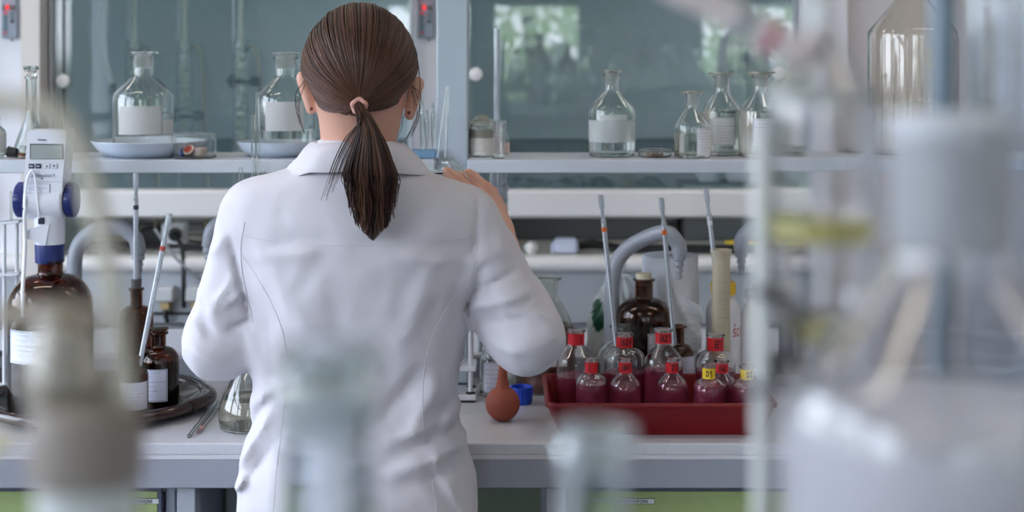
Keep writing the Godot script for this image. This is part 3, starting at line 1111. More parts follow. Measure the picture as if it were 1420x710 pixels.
func build_person() -> void:
	coat_axes()
	HC = W(499, 96, 2.172)
	var root_at := Vector3(X(496, PD), 0, -PD)
	var o := thing("person", "person in white lab coat seen from behind, brown ponytail, right hand raised", "person", root_at)
	# --- skin: one continuous mesh
	var s := sh()
	nets(s, head_d, HC + Vector3(-0.10, -0.20, -0.125), HC + Vector3(0.10, 0.11, 0.115), 0.0042)
	nets(s, hand_right_d, Vector3(-0.125, 1.19, -2.51), Vector3(0.045, 1.46, -2.22), 0.0032)
	nets(s, hand_left_d, HL + Vector3(-0.09, -0.075, -0.24), HL + Vector3(0.13, 0.06, 0.08), 0.0045)
	# the hidden trunk and arms join head and hands
	nets(s, func(p: Vector3) -> float:
		var d := cap(p, W(494, 225, 2.19), Vector3(X(495, PD), 0.80, -2.215), 0.052, 0.075)
		for e in [[SL, EL, EL.lerp(HL, 0.9)], [SR, ER, ER.lerp(WR, 0.5)]]:
			d = smin(d, cap(p, W(494, 270, 2.2), e[0], 0.05, 0.038), 0.03)
			d = smin(d, smin(cap(p, e[0], e[1], 0.036, 0.033), cap(p, e[1], e[2], 0.034, 0.030), 0.02), 0.02)
		return d, Vector3(-0.54, 0.70, -2.44), Vector3(0.09, 1.40, -2.10), 0.015, 3)
	var skin := paint("skin", srgb(208, 158, 138), 0.5)
	skin.subsurf_scatter_enabled = true
	skin.subsurf_scatter_strength = 0.12
	s.moved(-root_at)
	part("body", s.mesh(), skin, o)
	# --- eyes
	for e in [-1.0, 1.0]:
		var at := HC + Vector3(e * 0.031, -0.012, -0.080).rotated(Vector3.RIGHT, -0.25) - root_at
		part("eye", sh().ball(at, Vector3.ONE * 0.0118, 12).mesh(), paint("eye_white", srgb(235, 232, 228), 0.2), o)
	# --- the coat
	var c := sh()
	nets(c, coat_d, Vector3(-0.56, 0.61, -2.47), Vector3(0.09, 1.405, -2.05), 0.0052)
	var cloth := paint("coat_cloth", srgb(207, 203, 211), 0.85)
	cloth.rim_enabled = true
	cloth.rim = 0.15
	cloth.normal_enabled = true
	cloth.normal_texture = noise_tex(77, 0.35, 256, 1.2)
	cloth.normal_scale = 0.35
	cloth.uv1_triplanar = true
	cloth.uv1_scale = Vector3.ONE * 14.0
	c.moved(-root_at)
	var coat := part("lab_coat", c.mesh(), cloth, o)
	# --- seams
	var seams := [
		[[352, 300], [346, 330], [345, 365], [352, 405], [357, 440]],
		[[346, 345], [366, 372], [388, 408], [404, 450], [408, 500], [402, 560], [396, 620], [392, 705]],
		[[660, 285], [664, 315], [662, 350], [652, 385], [645, 425]],
		[[656, 372], [630, 405], [606, 448], [592, 500], [590, 560], [600, 620], [612, 705]],
		[[352, 318], [420, 326], [495, 328], [570, 326], [658, 322]]]
	for e in seams:
		var path := []
		for q in e:
			path.append(Vector3(q[0], q[1], 0))
		path = curve(path, 7)
		var pts := []
		for q in path:
			pts.append(on_coat(q.x, q.y) - root_at - Vector3(0, 0, 0.0003))
		part("seam", sh().tube(pts, 0.0008, 6).mesh(), cloth, coat)
	# --- collar: a stand round the neck and a fall turned down over it
	var rows := []
	var cc := W(494, 226, 2.185)
	for r in 9:
		var t := r / 8.0
		var row := []
		for k in 49:
			var a := -PI * 0.80 + PI * 1.60 * k / 48.0      # from +z, open at the throat
			var rad: float
			var y: float
			if t < 0.35:
				rad = lerpf(0.062, 0.064, t / 0.35); y = lerpf(-0.008, 0.030, t / 0.35)
			elif t < 0.5:
				rad = lerpf(0.064, 0.071, (t - 0.35) / 0.15); y = lerpf(0.030, 0.033, (t - 0.35) / 0.15)
			else:
				var f := (t - 0.5) / 0.5
				var sidew := absf(sin(a))
				rad = lerpf(0.071, lerpf(0.093, 0.111, sidew * sidew), f)
				y = lerpf(0.033, lerpf(-0.003, -0.013, sidew), pow(f, 1.25))
			var low := 0.014 * (0.5 - 0.5 * cos(a * 1.0))
			var wob := fine_noise.get_noise_2d(a * 0.06, t * 0.05) * 0.004
			row.append(cc + Vector3(sin(a) * (rad + wob), y - low * 0.4 + wob, cos(a) * (rad + wob) * 0.91) - root_at)
		rows.append(row)
	# close it with an inner face a little inside
	var inner := []
	for r in range(rows.size() - 1, -1, -1):
		var row := []
		for k in 49:
			var q: Vector3 = rows[r][k]
			row.append(q + (cc - root_at - q) * Vector3(0.03, 0, 0.03) + Vector3(0, -0.0025, 0))
		inner.append(row)
	var all := rows + inner + [rows[0]]
	var csh := sh()
	csh.sheet(all, false, true)
	part("collar", csh.mesh(), cloth, coat)
	# --- trousers and shoes
	var tr := sh()
	nets(tr, legs_d, Vector3(-0.45, 0.03, -2.31), Vector3(-0.01, 0.90, -2.09), 0.014, 3)
	tr.moved(-root_at)
	part("trousers", tr.mesh(), paint("trouser_cloth", srgb(50, 54, 70), 0.9), o)
	for e in [-1.0, 1.0]:
		var shoe := sh()
		var x: float = e * 0.085
		nets(shoe, func(p: Vector3) -> float: return maxf(smin(ell(p, Vector3(x, 0.045, 0.01), Vector3(0.045, 0.055, 0.07)), ell(p, Vector3(x, 0.03, -0.11), Vector3(0.044, 0.042, 0.10)), 0.04), -p.y), Vector3(x - 0.06, -0.01, -0.23), Vector3(x + 0.06, 0.12, 0.10), 0.010, 3)
		part("shoe", shoe.mesh(), paint("shoe_white", srgb(220, 220, 222), 0.6), o)
	build_hair(o, root_at)
	# --- earrings
	for e in [[432.5, 150.5], [567.5, 156]]:
		var at := W(e[0], e[1], 2.172) + Vector3(0, 0, 0.006) - root_at
		part("earring", sh().ball(at, Vector3.ONE * 0.0026, 10).mesh(), paint("earring_metal", srgb(120, 75, 55), 0.25, 0.9), o)
	# --- strap on the forearm
	var st := sh()
	var ax := (WR - ER).normalized()
	var mid := ER.lerp(WR, 0.60)
	var xf := Transform3D(Basis(Quaternion(Vector3.UP, ax)), mid - root_at)
	st.lathe(prof([[0.0315, -0.008], [0.0335, -0.008, 0.001], [0.0330, 0.008, 0.001], [0.0310, 0.008], [0.0315, -0.008]]), 28, xf)
	part("wrist_strap", st.mesh(), paint("strap_black", srgb(20, 20, 22), 0.4), o)

func build_hair(o: Node3D, root_at: Vector3) -> void:
	var rng := RandomNumberGenerator.new()
	rng.seed = 4
	var hm := paint("hair", Color.WHITE, 0.40)
	hm.vertex_color_use_as_albedo = true
	hm.metallic_specular = 0.42
	var tie_dir := Vector3(0.125, -0.475, 0.88).normalized()
	TIE = hair_surface(tie_dir, 0.02)
	# hairline: how low the hair reaches for a heading (0 at the nape, PI at the brow)
	var low := func(a: float) -> float:
		var t := absf(a) / PI
		if t < 0.30: return lerpf(-0.66, -0.52, t / 0.30)
		if t < 0.42: return lerpf(-0.52, -0.44, (t - 0.30) / 0.12)
		if t < 0.50: return lerpf(-0.44, -0.02, (t - 0.42) / 0.08)
		if t < 0.62: return lerpf(-0.02, 0.02, (t - 0.50) / 0.12)
		return lerpf(0.02, 0.60, (t - 0.62) / 0.38)
	# cap under the strands
	var rows := []
	for r in 25:
		var row := []
		for k in 64:
			var a := -PI + TAU * k / 64.0
			var e0: float = asin(low.call(a))
			var el := lerpf(e0, PI / 2 - 0.001, r / 24.0)
			var d := Vector3(cos(el) * sin(a), sin(el), cos(el) * cos(a))
			row.append(hair_surface(d, -0.012 if r > 0 else -0.10) - root_at)
		rows.append(row)
	var cp := sh()
	cp.colored = true
	cp.col = Color(0.020, 0.010, 0.007)
	cp.sheet(rows, true, true)
	# right way out
	for k in cp.n.size():
		if cp.n[k].dot(cp.v[k] - (HC - root_at)) < 0:
			cp.n[k] = -cp.n[k]
	var fixed := PackedInt32Array()
	for k in range(0, cp.ix.size(), 3):
		var i0 := cp.ix[k]
		var i1 := cp.ix[k + 1]
		var i2 := cp.ix[k + 2]
		var g := (cp.v[i1] - cp.v[i0]).cross(cp.v[i2] - cp.v[i0])
		if g.dot(cp.n[i0] + cp.n[i1] + cp.n[i2]) > 0:
			fixed.append_array([i0, i2, i1])
		else:
			fixed.append_array([i0, i1, i2])
	cp.ix = fixed
	var hair := part("hair", cp.mesh(), hm, o)
	# strands drawn back to the tie
	var st := sh()
	st.colored = true
	for k in 2600:
		var a := rng.randf_range(-PI, PI)
		var lo_: float = low.call(a)
		var sy := 1.0 - pow(rng.randf(), 0.8) * (1.0 - lo_)
		if k % 3 == 0: sy = lo_ + rng.randf() * 0.12
		var el := asin(clampf(sy, -0.95, 0.999))
		var d0 := Vector3(cos(el) * sin(a), sin(el), cos(el) * cos(a))
		if d0.dot(tie_dir) > 0.985: continue
		var ang := d0.angle_to(tie_dir)
		var ax := d0.cross(tie_dir).normalized()
		# strands above the ears sag a little on their way
		var lift := rng.randf_range(-0.02, 0.016)
		var sway := rng.randf_range(-0.05, 0.05)
		var steps := 12
		var pts := []
		var rad := []
		var clump := fine_noise.get_noise_2d(a * 0.35, sy * 0.12)
		for q in steps + 1:
			var t := float(q) / steps
			var d := d0.rotated(ax, ang * t)
			d = (d + ax * sway * sin(t * PI) * 0.6).normalized()
			var bulge := 0.022 * sin(t * PI) * clampf(ang / 1.5, 0, 1.3)
			pts.append(hair_surface(d, lift * (1.0 - t * 0.6) + bulge * 0.8 + clump * 0.02 - (0.05 if q == 0 else 0.0)) - root_at)
			rad.append(lerpf(0.0011, 0.0006, t))
		var tone := rng.randf()
		var cl := clampf(0.38 + clump * 1.9 + (tone - 0.5) * 0.7, 0, 1)
		st.col = Color(0.017, 0.0080, 0.0056).lerp(Color(0.112, 0.050, 0.032), cl)
		st.tube(pts, rad, 4, false)
	part("hair_strands", st.mesh(), hm, hair).set_meta("kind", "stuff")
	# stray wisps beside the ears and at the nape
	var ws := sh()
	ws.colored = true
	ws.col = Color(0.035, 0.018, 0.012)
	for w in [[[572, 118, 2.16], [580, 150, 2.14], [574, 175, 2.13], [564, 194, 2.13]], [[571, 125, 2.16], [577, 160, 2.14], [568, 185, 2.14], [562, 196, 2.14]], [[570, 120, 2.15], [582, 130, 2.13], [580, 165, 2.13], [570, 190, 2.12]],
			[[424, 118, 2.16], [414, 140, 2.14], [416, 165, 2.13], [424, 186, 2.13]], [[424, 112, 2.15], [412, 128, 2.13], [411, 150, 2.13], [417, 172, 2.12]],
			 [[560, 160, 2.12], [556, 178, 2.11], [552, 190, 2.11]],
			[[577, 70, 2.16], [581, 95, 2.15], [583, 120, 2.145], [581, 138, 2.14]]]:
		for rep in 3:
			var pts := []
			for q in w:
				pts.append(W(q[0] + rng.randf_range(-2.0, 2.0), q[1] + rng.randf_range(-2, 2), q[2]) - root_at)
			ws.tube(curve(pts, 6), 0.00028, 4, false)
	part("stray_wisps", ws.mesh(), hm, hair).set_meta("kind", "stuff")
	# the ponytail
	var out := Vector3(0.03, -0.12, 1.0).normalized()
	var pt := sh()
	pt.colored = true
	for k in 1500:
		var u := rng.randf_range(-1.0, 1.0)
		var u2 := rng.randf_range(-1.0, 1.0)
		if u * u + u2 * u2 > 1.0: continue
		# where the strand ends: most in a brush round column 512, some in long side wisps
		var ex := 516.0 + u * 34.0
		var ey := 322.0 - absf(u - 0.02) * 34.0 + rng.randf_range(-22, 14)
		if absf(u) > 0.7: ey -= rng.randf_range(0, 30)
		var mx := 513.0 + u * 34.0
		var dd := 2.062 + u2 * 0.016
		var p0 := TIE + Vector3(u * 0.007, u2 * 0.007, -0.012)
		var p1 := TIE + Vector3(u * 0.0065, -0.001 + u2 * 0.006, 0.010)
		var p2 := W(510.0 + u * 15.0, 178, 2.045 + u2 * 0.008)
		var p3 := W(mx + rng.randf_range(-6, 6), 240, dd - 0.012 + u2 * 0.004)
		var p4 := W(lerpf(mx, ex, 0.7) + rng.randf_range(-7, 7), lerpf(235, ey, 0.55), dd)
		var p5 := W(ex, ey, dd + 0.006)
		var pts := curve([p0, p1, p2, p3, p4, p5], 4)
		for q in pts.size():
			pts[q] -= root_at
		var rad := []
		for q in pts.size():
			rad.append(lerpf(0.0010, 0.00045, float(q) / pts.size()))
		var cl := clampf(0.40 + 0.45 * sin(u * 9.0 + u2 * 2.0) + rng.randf_range(-0.35, 0.35), 0, 1)
		pt.col = Color(0.016, 0.0075, 0.0055).lerp(Color(0.125, 0.058, 0.038), cl)
		pt.tube(pts, rad, 4, false)
	for k in 34:
		var left := k % 5 != 0
		var j := rng.randf_range(-9, 9)
		var f := rng.randf_range(0.55, 1.0)
		var ctl := [[500, 166], [486 + j, 192], [470 + j, 225], [460 + j, 255], [450 + j, 286]] if left else [[518, 170], [534 + j * 0.4, 200], [546 + j * 0.5, 242], [552 + j * 0.5, 286]]
		var pts := [TIE + Vector3(0, 0, 0.01)]
		for q in ctl.size():
			pts.append(W(ctl[q][0], ctl[q][1], 2.045 + 0.006 * q + rng.randf_range(-0.004, 0.004)))
		pts = curve(pts, 6)
		pts.resize(int(pts.size() * f))
		for q in pts.size():
			pts[q] -= root_at
		pt.col = Color(0.03, 0.014, 0.010)
		pt.tube(pts, 0.0003, 4, false)
	part("ponytail", pt.mesh(), hm, o).set_meta("kind", "stuff")
	# the tie: a twisted pink loop
	var loop := []
	var side := out.cross(Vector3.UP).normalized()
	var upv := side.cross(out).normalized()
	for k in 41:
		var a := TAU * k / 40.0
		loop.append(TIE + out * (0.006 + 0.0012 * sin(a * 3.0)) + (side * cos(a) + upv * sin(a)) * (0.0088 + 0.0007 * sin(a * 5.0)) - root_at)
	var tm := sh()
	tm.tube(loop, 0.0037, 10, false)
	part("hair_tie", tm.mesh(), paint("tie_pink", srgb(214, 158, 146), 0.8), o)

# ---------------------------------------------------------------- glassware builders
func clear_glass() -> StandardMaterial3D:
	return glass("clear_glass", Color(0.975, 0.985, 0.98))

func amber_glass() -> StandardMaterial3D:
	return glass("amber_glass", srgb(134, 72, 20))

func water() -> StandardMaterial3D:
	return glass("water", Color(0.97, 0.985, 0.98), 0.0, 0.0, 0.033)

# R body radius, hs where the shoulder starts, he where the neck starts, rn neck, ht top, rl lip; all in metres
func bottle_outline(b: Dictionary) -> Array:
	var w: float = b.get("wall", 0.0022)
	var fs: float = b.get("fil", b.R * 0.20)
	var ll: float = b.get("lip", 0.005)
	var mid_o := [[b.R, b.hs, fs]]
	var mid_i := [[b.R - w, b.hs - w * 0.5, fs]]
	if b.has("dome"):      # a round shoulder in place of a conical one
		mid_o = []
		mid_i = []
		for k in 9:
			var t := PI / 2 * k / 9.0
			mid_o.append([b.rn + (b.R - b.rn) * cos(t), b.hs + (b.he - b.hs) * sin(t)])
			mid_i.push_front([b.rn - w + (b.R - b.rn) * cos(t), b.hs + (b.he - b.hs) * sin(t) - w * 0.6])
	var outer := [[0, 0.003], [b.R * 0.72, 0.0025, 0.004], [b.R * 0.86, 0, 0.004], [b.R, 0.001, b.R * b.get("foot", 0.18)]] + mid_o + [[b.rn, b.he, b.get("fn", b.rn * 0.2)], [b.rn, b.ht - ll, 0.001], [b.rl, b.ht - ll * 0.8, ll * 0.4], [b.rl, b.ht, ll * 0.4]]
	var inner := [[b.rn - w, b.ht, 0.001], [b.rn - w, b.he, b.get("fn", b.rn * 0.2)]] + mid_i + [[b.R - w, 0.005, b.R * b.get("foot", 0.18) * 0.95], [b.R * 0.7, 0.0055, 0.003], [0, 0.006]]
	return [outer, inner]

# the inside of a bottle up to a level
func fill_profile(b: Dictionary, level: float) -> PackedVector2Array:
	var io := bottle_outline(b)
	var all: Array = [[b.rn - 0.0022, b.ht + 0.001]] + io[1]
	var pr := prof(all)
	var out := PackedVector2Array([Vector2(0, 0.0058)])
	for k in range(pr.size() - 2, 0, -1):
		var p := pr[k]
		if p.y >= level:
			var q := pr[k + 1]
			var t := (level - q.y) / maxf(p.y - q.y, 1e-6)
			out.append(Vector2(q.lerp(p, t).x + 0.0003, level))
			break
		if p.x > 0.001:
			out.append(Vector2(p.x + 0.0003, p.y - 0.0002 if p.y < 0.006 else p.y))
	out.append(Vector2(0, level))
	return out

func bottle(o: Node3D, b: Dictionary, gm: Material, liquid: Material = null, level := 0.0, seg := 36) -> MeshInstance3D:
	var io := bottle_outline(b)
	var g := part("glass_body", sh().lathe(prof(io[0] + io[1]), seg).mesh(), gm, o)
	if liquid:
		part("liquid", sh().lathe(fill_profile(b, level), seg).mesh(), liquid, o)
	return g

# spec in pixels at depth d, rows counted up from the base row
func px_bottle(d: float, base: float, R: float, shoulder: float, neck: float, rn: float, top: float, rl: float, more := {}) -> Dictionary:
	var s := d / F
	var b := {"R": R * s, "hs": (base - shoulder) * s, "he": (base - neck) * s, "rn": rn * s, "ht": (base - top) * s, "rl": rl * s}
	b.merge(more)
	return b

func disc_stopper(o: Node3D, b: Dictionary, rd: float, gm: Material, up := 0.004) -> void:
	var t: float = b.ht
	var st := part("stopper", sh().lathe(prof([[0, t + up - 0.001], [b.rn - 0.003, t + up - 0.001], [rd, t + up + 0.0005, 0.0012], [rd, t + up + 0.0045, 0.0015], [0, t + up + 0.0055]]), 28).mesh(), gm, o)
	part("stopper_stem", sh().lathe(prof([[0, t - 0.022], [b.rn - 0.0034, t - 0.022, 0.002], [b.rn - 0.0025, t + up - 0.0005], [0, t + up - 0.0005]]), 28).mesh(), glass("ground_glass", srgb(238, 240, 240), 0.35, 0.12) if gm.resource_name != "amber_glass" else gm, st)

func wrap_label(o: Node3D, R: float, y0: float, y1: float, a0: float, a1: float, m: Material, called := "label_paper") -> void:
	part(called, sh().arc(R + 0.0005, y0, y1, a0, a1).mesh(), m, o)

func veil(key: String, col: Color, alpha: float) -> StandardMaterial3D:
	var m := paint(key, Color(col.r, col.g, col.b, alpha), 0.9)
	m.transparency = BaseMaterial3D.TRANSPARENCY_ALPHA
	m.cull_mode = BaseMaterial3D.CULL_DISABLED
	return m

func ang(px0: float, cx: float, Rpx: float) -> float:
	return asin(clampf((px0 - cx) / Rpx, -0.999, 0.999))

func shelf_base(d: float) -> float:
	return HOR + (EYE - SHELF) * F / d

func bench_base(d: float) -> float:
	return HOR + (EYE - BENCH) * F / d

func shelf_thing(called: String, label: String, cat: String, cx: float, d: float, group := "", lift := 0.0) -> Node3D:
	return thing(called, label, cat, Vector3(X(cx, d), SHELF + lift, -d), group)

func bench_thing(called: String, label: String, cat: String, cx: float, d: float, group := "", lift := 0.0) -> Node3D:
	return thing(called, label, cat, Vector3(X(cx, d), BENCH + lift, -d), group)

func beaker(o: Node3D, R: float, h: float, gm: Material, wall := 0.0018, flare := 0.0) -> void:
	part("glass_body", sh().lathe(prof([[0, 0], [R, 0, R * 0.12], [R, h - 0.003, 0.003], [R + flare, h, 0.001], [R + flare - wall, h, 0.001], [R - wall, h - 0.004, 0.003], [R - wall, wall * 1.3, R * 0.1], [0, wall * 1.4]]), 36).mesh(), gm, o)

func build_shelf_things() -> void:
	var cg := clear_glass()
	var porcelain := paint("dish_porcelain", srgb(196, 206, 220), 0.25)
	var old_paper := veil("old_paper", srgb(204, 202, 202), 0.78)
	var s28 := 2.8 / F
	# two shallow dishes and the bottles that stand in them
	for k in 2:
		var cx: float = [207, 386][k]
		var r: float = [79, 58][k] * s28
		var o := shelf_thing("evaporating_dish", ["wide pale blue porcelain dish under the empty stoppered bottle", "pale blue porcelain dish under the half filled bottle beside the person's head"][k], "dish", cx, 2.81)
		part("dish", sh().lathe(prof([[0, 0], [r * 0.62, 0, 0.004], [r * 0.86, 0.009, 0.012], [r, 0.029, 0.001], [r - 0.003, 0.029, 0.001], [r * 0.84, 0.013, 0.012], [r * 0.6, 0.005, 0.004], [0, 0.005]]), 40).mesh(), porcelain, o)
		if k == 0: part("rim", sh().lathe(prof([[r - 0.003, 0.0285], [r + 0.001, 0.0285, 0.0006], [r + 0.001, 0.0305, 0.0008], [r - 0.003, 0.0305, 0.0008], [r - 0.003, 0.0285]]), 40).mesh(), porcelain, o)
	var base := shelf_base(2.81) - 5.5
	var b := px_bottle(2.81, base, 41.5, 128, 103, 13.6, 76, 17)
	var o := shelf_thing("reagent_bottle", "large empty clear bottle with a flat glass stopper and a blank pale label", "bottle", 199, 2.81, "stoppered bottles on the reagent shelf", 0.0052)
	bottle(o, b, cg)
	disc_stopper(o, b, 20 * s28, cg)
	wrap_label(o, b.R, (base - 183) * s28, (base - 144) * s28, ang(174, 199, 41), ang(230, 199, 41), old_paper)
	wrap_label(o, b.R, (base - 183) * s28, (base - 163) * s28, ang(231, 199, 41), ang(240, 199, 41), old_paper)
	b = px_bottle(2.81, base, 41, 130, 104, 14, 77, 18)
	o = shelf_thing("reagent_bottle", "large clear bottle with a flat glass stopper, partly hidden by the person's head", "bottle", 396, 2.81, "stoppered bottles on the reagent shelf", 0.0052)
	bottle(o, b, cg, water(), (base - 178) * s28)
	disc_stopper(o, b, 20 * s28, cg)
	wrap_label(o, b.R, (base - 178) * s28, (base - 138) * s28, ang(374, 396, 41), ang(425, 396, 41), old_paper)
	# crystallising dish with stoppers in it
	o = shelf_thing("crystallising_dish", "low straight-sided glass dish holding coloured stoppers on the shelf", "dish", 269, 2.755)
	beaker(o, 31 * 2.755 / F, 34 * 2.755 / F, cg)
	var at := Vector3(X(269, 2.755), SHELF + 0.0035, -2.755)
	for e in [["blue_stopper", "blue plastic stopper standing in the low glass dish", -17, srgb(70, 90, 190), 0.0055, 0.024, 0.0], ["red_stopper", "red ended stopper lying in the low glass dish", -4, srgb(205, 80, 60), 0.008, 0.012, 0.9], ["cream_stopper", "broad cream coloured rubber stopper in the low glass dish", 10, srgb(232, 208, 200), 0.012, 0.016, 0.0]]:
		var so := thing(e[0], e[1], "stopper", at + Vector3(e[2] * 2.755 / F, 0 if e[6] == 0.0 else 0.007, 0.004))
		var sm := part("stopper_body", sh().lathe(prof([[0, 0], [e[4] * 0.85, 0, 0.001], [e[4], e[5], 0.001], [0, e[5]]]), 18, Transform3D(Basis(Vector3(1, 0, 0.4).normalized(), e[6]), Vector3.ZERO)).mesh(), paint("stopper_" + e[0], e[3], 0.5), so)
		if e[6] != 0.0:
			part("stopper_end", sh().lathe(prof([[e[4] + 0.0002, e[5] * 0.5], [e[4] + 0.003, e[5] * 0.5, 0.0005], [e[4] + 0.003, e[5] * 0.9, 0.0005], [e[4] + 0.0002, e[5] * 0.9]]), 18, Transform3D(Basis(Vector3(1, 0, 0.4).normalized(), e[6]), Vector3.ZERO)).mesh(), paint("stopper_cream", srgb(235, 215, 205), 0.5), so)
	# volumetric flask at the left end, with bits beside it
	var s := 2.79 / F
	base = shelf_base(2.79)
	o = shelf_thing("volumetric_flask", "narrow necked glass flask with a stopper at the left end of the shelf", "flask", 43, 2.79)
	var fl := {"R": 25 * s, "hs": 9 * s, "he": 56 * s, "rn": 7 * s, "ht": 112 * s, "rl": 8.5 * s, "fil": 0.02, "fn": 0.012, "wall": 0.0016}
	bottle(o, fl, cg)
	part("stopper", sh().lathe(prof([[0, 112 * s], [5 * s, 112 * s], [8 * s, 119 * s, 0.003], [10.5 * s, 123 * s, 0.002], [10.5 * s, 126 * s, 0.002], [0, 126 * s]]), 24).mesh(), cg, o)
	o = shelf_thing("rubber_bung", "black rubber bung lying in front of the narrow necked flask", "bung", 17, 2.745)
	part("bung", sh().lathe(prof([[0, 0], [0.0085, 0, 0.001], [0.0105, 0.018, 0.001], [0, 0.018]]), 20, Transform3D(Basis(Vector3(0, 0, 1), 1.45), Vector3(0.009, 0.0105, 0))).mesh(), paint("rubber_black", srgb(25, 25, 27), 0.6), o)
	o = shelf_thing("sample_vial", "short glass vial with orange contents in front of the narrow necked flask", "vial", 32, 2.735)
	var vb := {"R": 0.0085, "hs": 0.016, "he": 0.019, "rn": 0.006, "ht": 0.024, "rl": 0.0068, "wall": 0.001, "lip": 0.003}
	bottle(o, vb, cg, glass("orange_liquid", srgb(190, 95, 30), 0.0, 0.3), 0.011)
	o = shelf_thing("clamp_chain", "black ring clips lying in a small heap by the titrator display", "clip", 56, 2.72)
	for k in 6:
		var ring := []
		for q in 17:
			var a := TAU * q / 16.0
			ring.append(Vector3(cos(a) * 0.006 + (k - 3) * 0.007, 0.009 + 0.006 * sin(a) + 0.005 * (k % 2), 0.004 * sin(a + k) ))
		part("ring_clip", sh().tube(ring, 0.0014, 6, false).mesh(), paint("rubber_black", Color.BLACK), o)
	o = shelf_thing("measuring_bottle", "clear bottle with a printed scale cut off by the left edge", "bottle", -10, 2.76)
	vb = {"R": 0.024, "hs": 0.05, "he": 0.062, "rn": 0.011, "ht": 0.075, "rl": 0.0135}
	bottle(o, vb, cg)
	wrap_label(o, 0.024, 0.01, 0.05, 0.1, 1.5, print_label("scale_label", 12, Color(0.86, 0.87, 0.88), Color(0.3, 0.3, 0.35), 96, 128, 7, false))
	# blue holder with droppers and leaning rods beside the column
	o = shelf_thing("dropper_stand", "small blue plastic stand for glass droppers, between the person's head and the column", "stand", 588, 2.76)
	part("stand_body", bx(Vector3(0.05, 0.016, 0.05), Vector3(0, 0.008, 0), 0.003), paint("holder_blue", srgb(105, 140, 170), 0.4), o)
	for e in [[583, 137, 586, 0.012], [602, 143, 600, -0.012], [592, 152, 592, 0.0]]:
		var dp := thing("glass_dropper", "thin glass dropper standing in the blue stand, %s" % ["tallest, against the hair", "shortest, next to the column", "middle one of the three"][[583, 602, 592].find(e[0])], "dropper", Vector3(X(e[2], 2.76), SHELF + 0.0162, -2.76 + e[3]))
		var h: float = (shelf_base(2.76) - e[1]) * 2.76 / F - 0.016
		part("glass_tube", sh().lathe(prof([[0.0006, 0], [0.0016, 0], [0.0042, h * 0.42, 0.01], [0.0042, h * 0.75, 0.006], [0.0026, h * 0.82, 0.006], [0.0026, h], [0.0016, h], [0.0016, h * 0.82, 0.006], [0.0032, h * 0.75, 0.006], [0.0032, h * 0.42, 0.01], [0.0006, 0]]), 14).mesh(), cg, dp)
	for e in [[607, 620, 0.0, "leaning", 0.028], [618, 621, 0.004, "upright", 0.02]]:
		var r0 := thing("glass_rod", "thin %s glass rod in front of the grey column" % e[3], "glass rod", Vector3(X(e[0], 2.70), SHELF, -2.705 - e[2]))
		part("rod", sh().tube([Vector3.ZERO + Vector3(0, 0.003, 0), Vector3((e[1] - e[0]) * 2.7 / F, 0.135, -0.006)], 0.0027, 10).mesh(), cg, r0)
	# things right of the column
	s = 2.80 / F
	base = shelf_base(2.80)
	o = shelf_thing("glass_jar", "squat wide mouthed jar with a glass lid and a faded label beside the column", "jar", 668, 2.80)
	b = {"R": 17.5 * s, "hs": 40 * s, "he": 43 * s, "rn": 15 * s, "ht": 46 * s, "rl": 16.5 * s, "wall": 0.002}
	bottle(o, b, cg, glass("grey_powder", srgb(188, 182, 170), 0.4, 0.85), 38 * s)
	part("lid", sh().lathe(prof([[0, 46 * s], [16.5 * s, 46.5 * s, 0.001], [16.5 * s, 50 * s, 0.003], [8 * s, 54 * s, 0.004], [8 * s, 57 * s, 0.003], [0, 58 * s]]), 28).mesh(), glass("old_glass", srgb(226, 220, 204), 0.12), o)
	wrap_label(o, b.R, 3 * s, 26 * s, -1.15, 1.15, print_label("jar_label", 21, Color(0.82, 0.80, 0.78), Color(0.4, 0.38, 0.38), 160, 96, 5, false))
	o = shelf_thing("measuring_cylinder", "small glass measuring cylinder with a reddish scale next to the squat jar", "cylinder", 691, 2.745)
	var s2 := 2.745 / F
	beaker(o, 8.5 * s2, 52 * s2, cg, 0.0012, 0.002)
	for k in 9:
		part("scale_mark", sh().arc(8.5 * s2 + 0.0003, (8 + k * 4.4) * s2, (8.9 + k * 4.4) * s2, -0.7, 0.5 if k % 2 else 0.9, 8).mesh(), paint("scale_red", srgb(150, 95, 90), 0.6), o)
	o = shelf_thing("small_bottle", "small clear bottle with a pink paper tag behind the measuring cylinder", "bottle", 697, 2.86)
	b = {"R": 9.5 * 2.86 / F, "hs": 26 * s, "he": 40 * s, "rn": 4 * s, "ht": 48 * s, "rl": 5.5 * s, "wall": 0.0015}
	bottle(o, b, cg)
	wrap_label(o, b.R, 2 * s, 17 * s, 0.0, 1.5, paint("tag_pink", srgb(216, 190, 184), 0.8), "paper_tag")
	# the water bottle in the middle of the right shelf
	b = px_bottle(2.80, base, 32, 150, 126, 10.2, 102, 13)
	o = shelf_thing("reagent_bottle", "clear stoppered bottle of water standing alone, frosted label band round the middle", "bottle", 848.5, 2.80, "stoppered bottles on the reagent shelf")
	bottle(o, b, cg, water(), (base - 176) * s)
	disc_stopper(o, b, 14 * s, glass("old_glass", Color.WHITE), 0.002)
	wrap_label(o, b.R, (base - 196) * s, (base - 166) * s, -1.45, 1.45, veil("frosted_label", srgb(205, 208, 208), 0.62))
	wrap_label(o, b.R, (base - 165.5) * s, (base - 158) * s, -0.62, 0.62, veil("frosted_label_2", srgb(214, 216, 214), 0.7))
	o = shelf_thing("petri_dish", "shallow glass dish holding small brown pieces, beside the lone water bottle", "dish", 908, 2.78)
	beaker(o, 23 * s, 11 * s, cg, 0.0014)
	for k in 4:
		part("brown_piece", bx(Vector3(0.007, 0.006, 0.006), Vector3(-0.012 + k * 0.008, 0.0052, 0.004 * (k % 2)), 0.001), paint("brown_piece", srgb(150, 110, 80), 0.7), o)
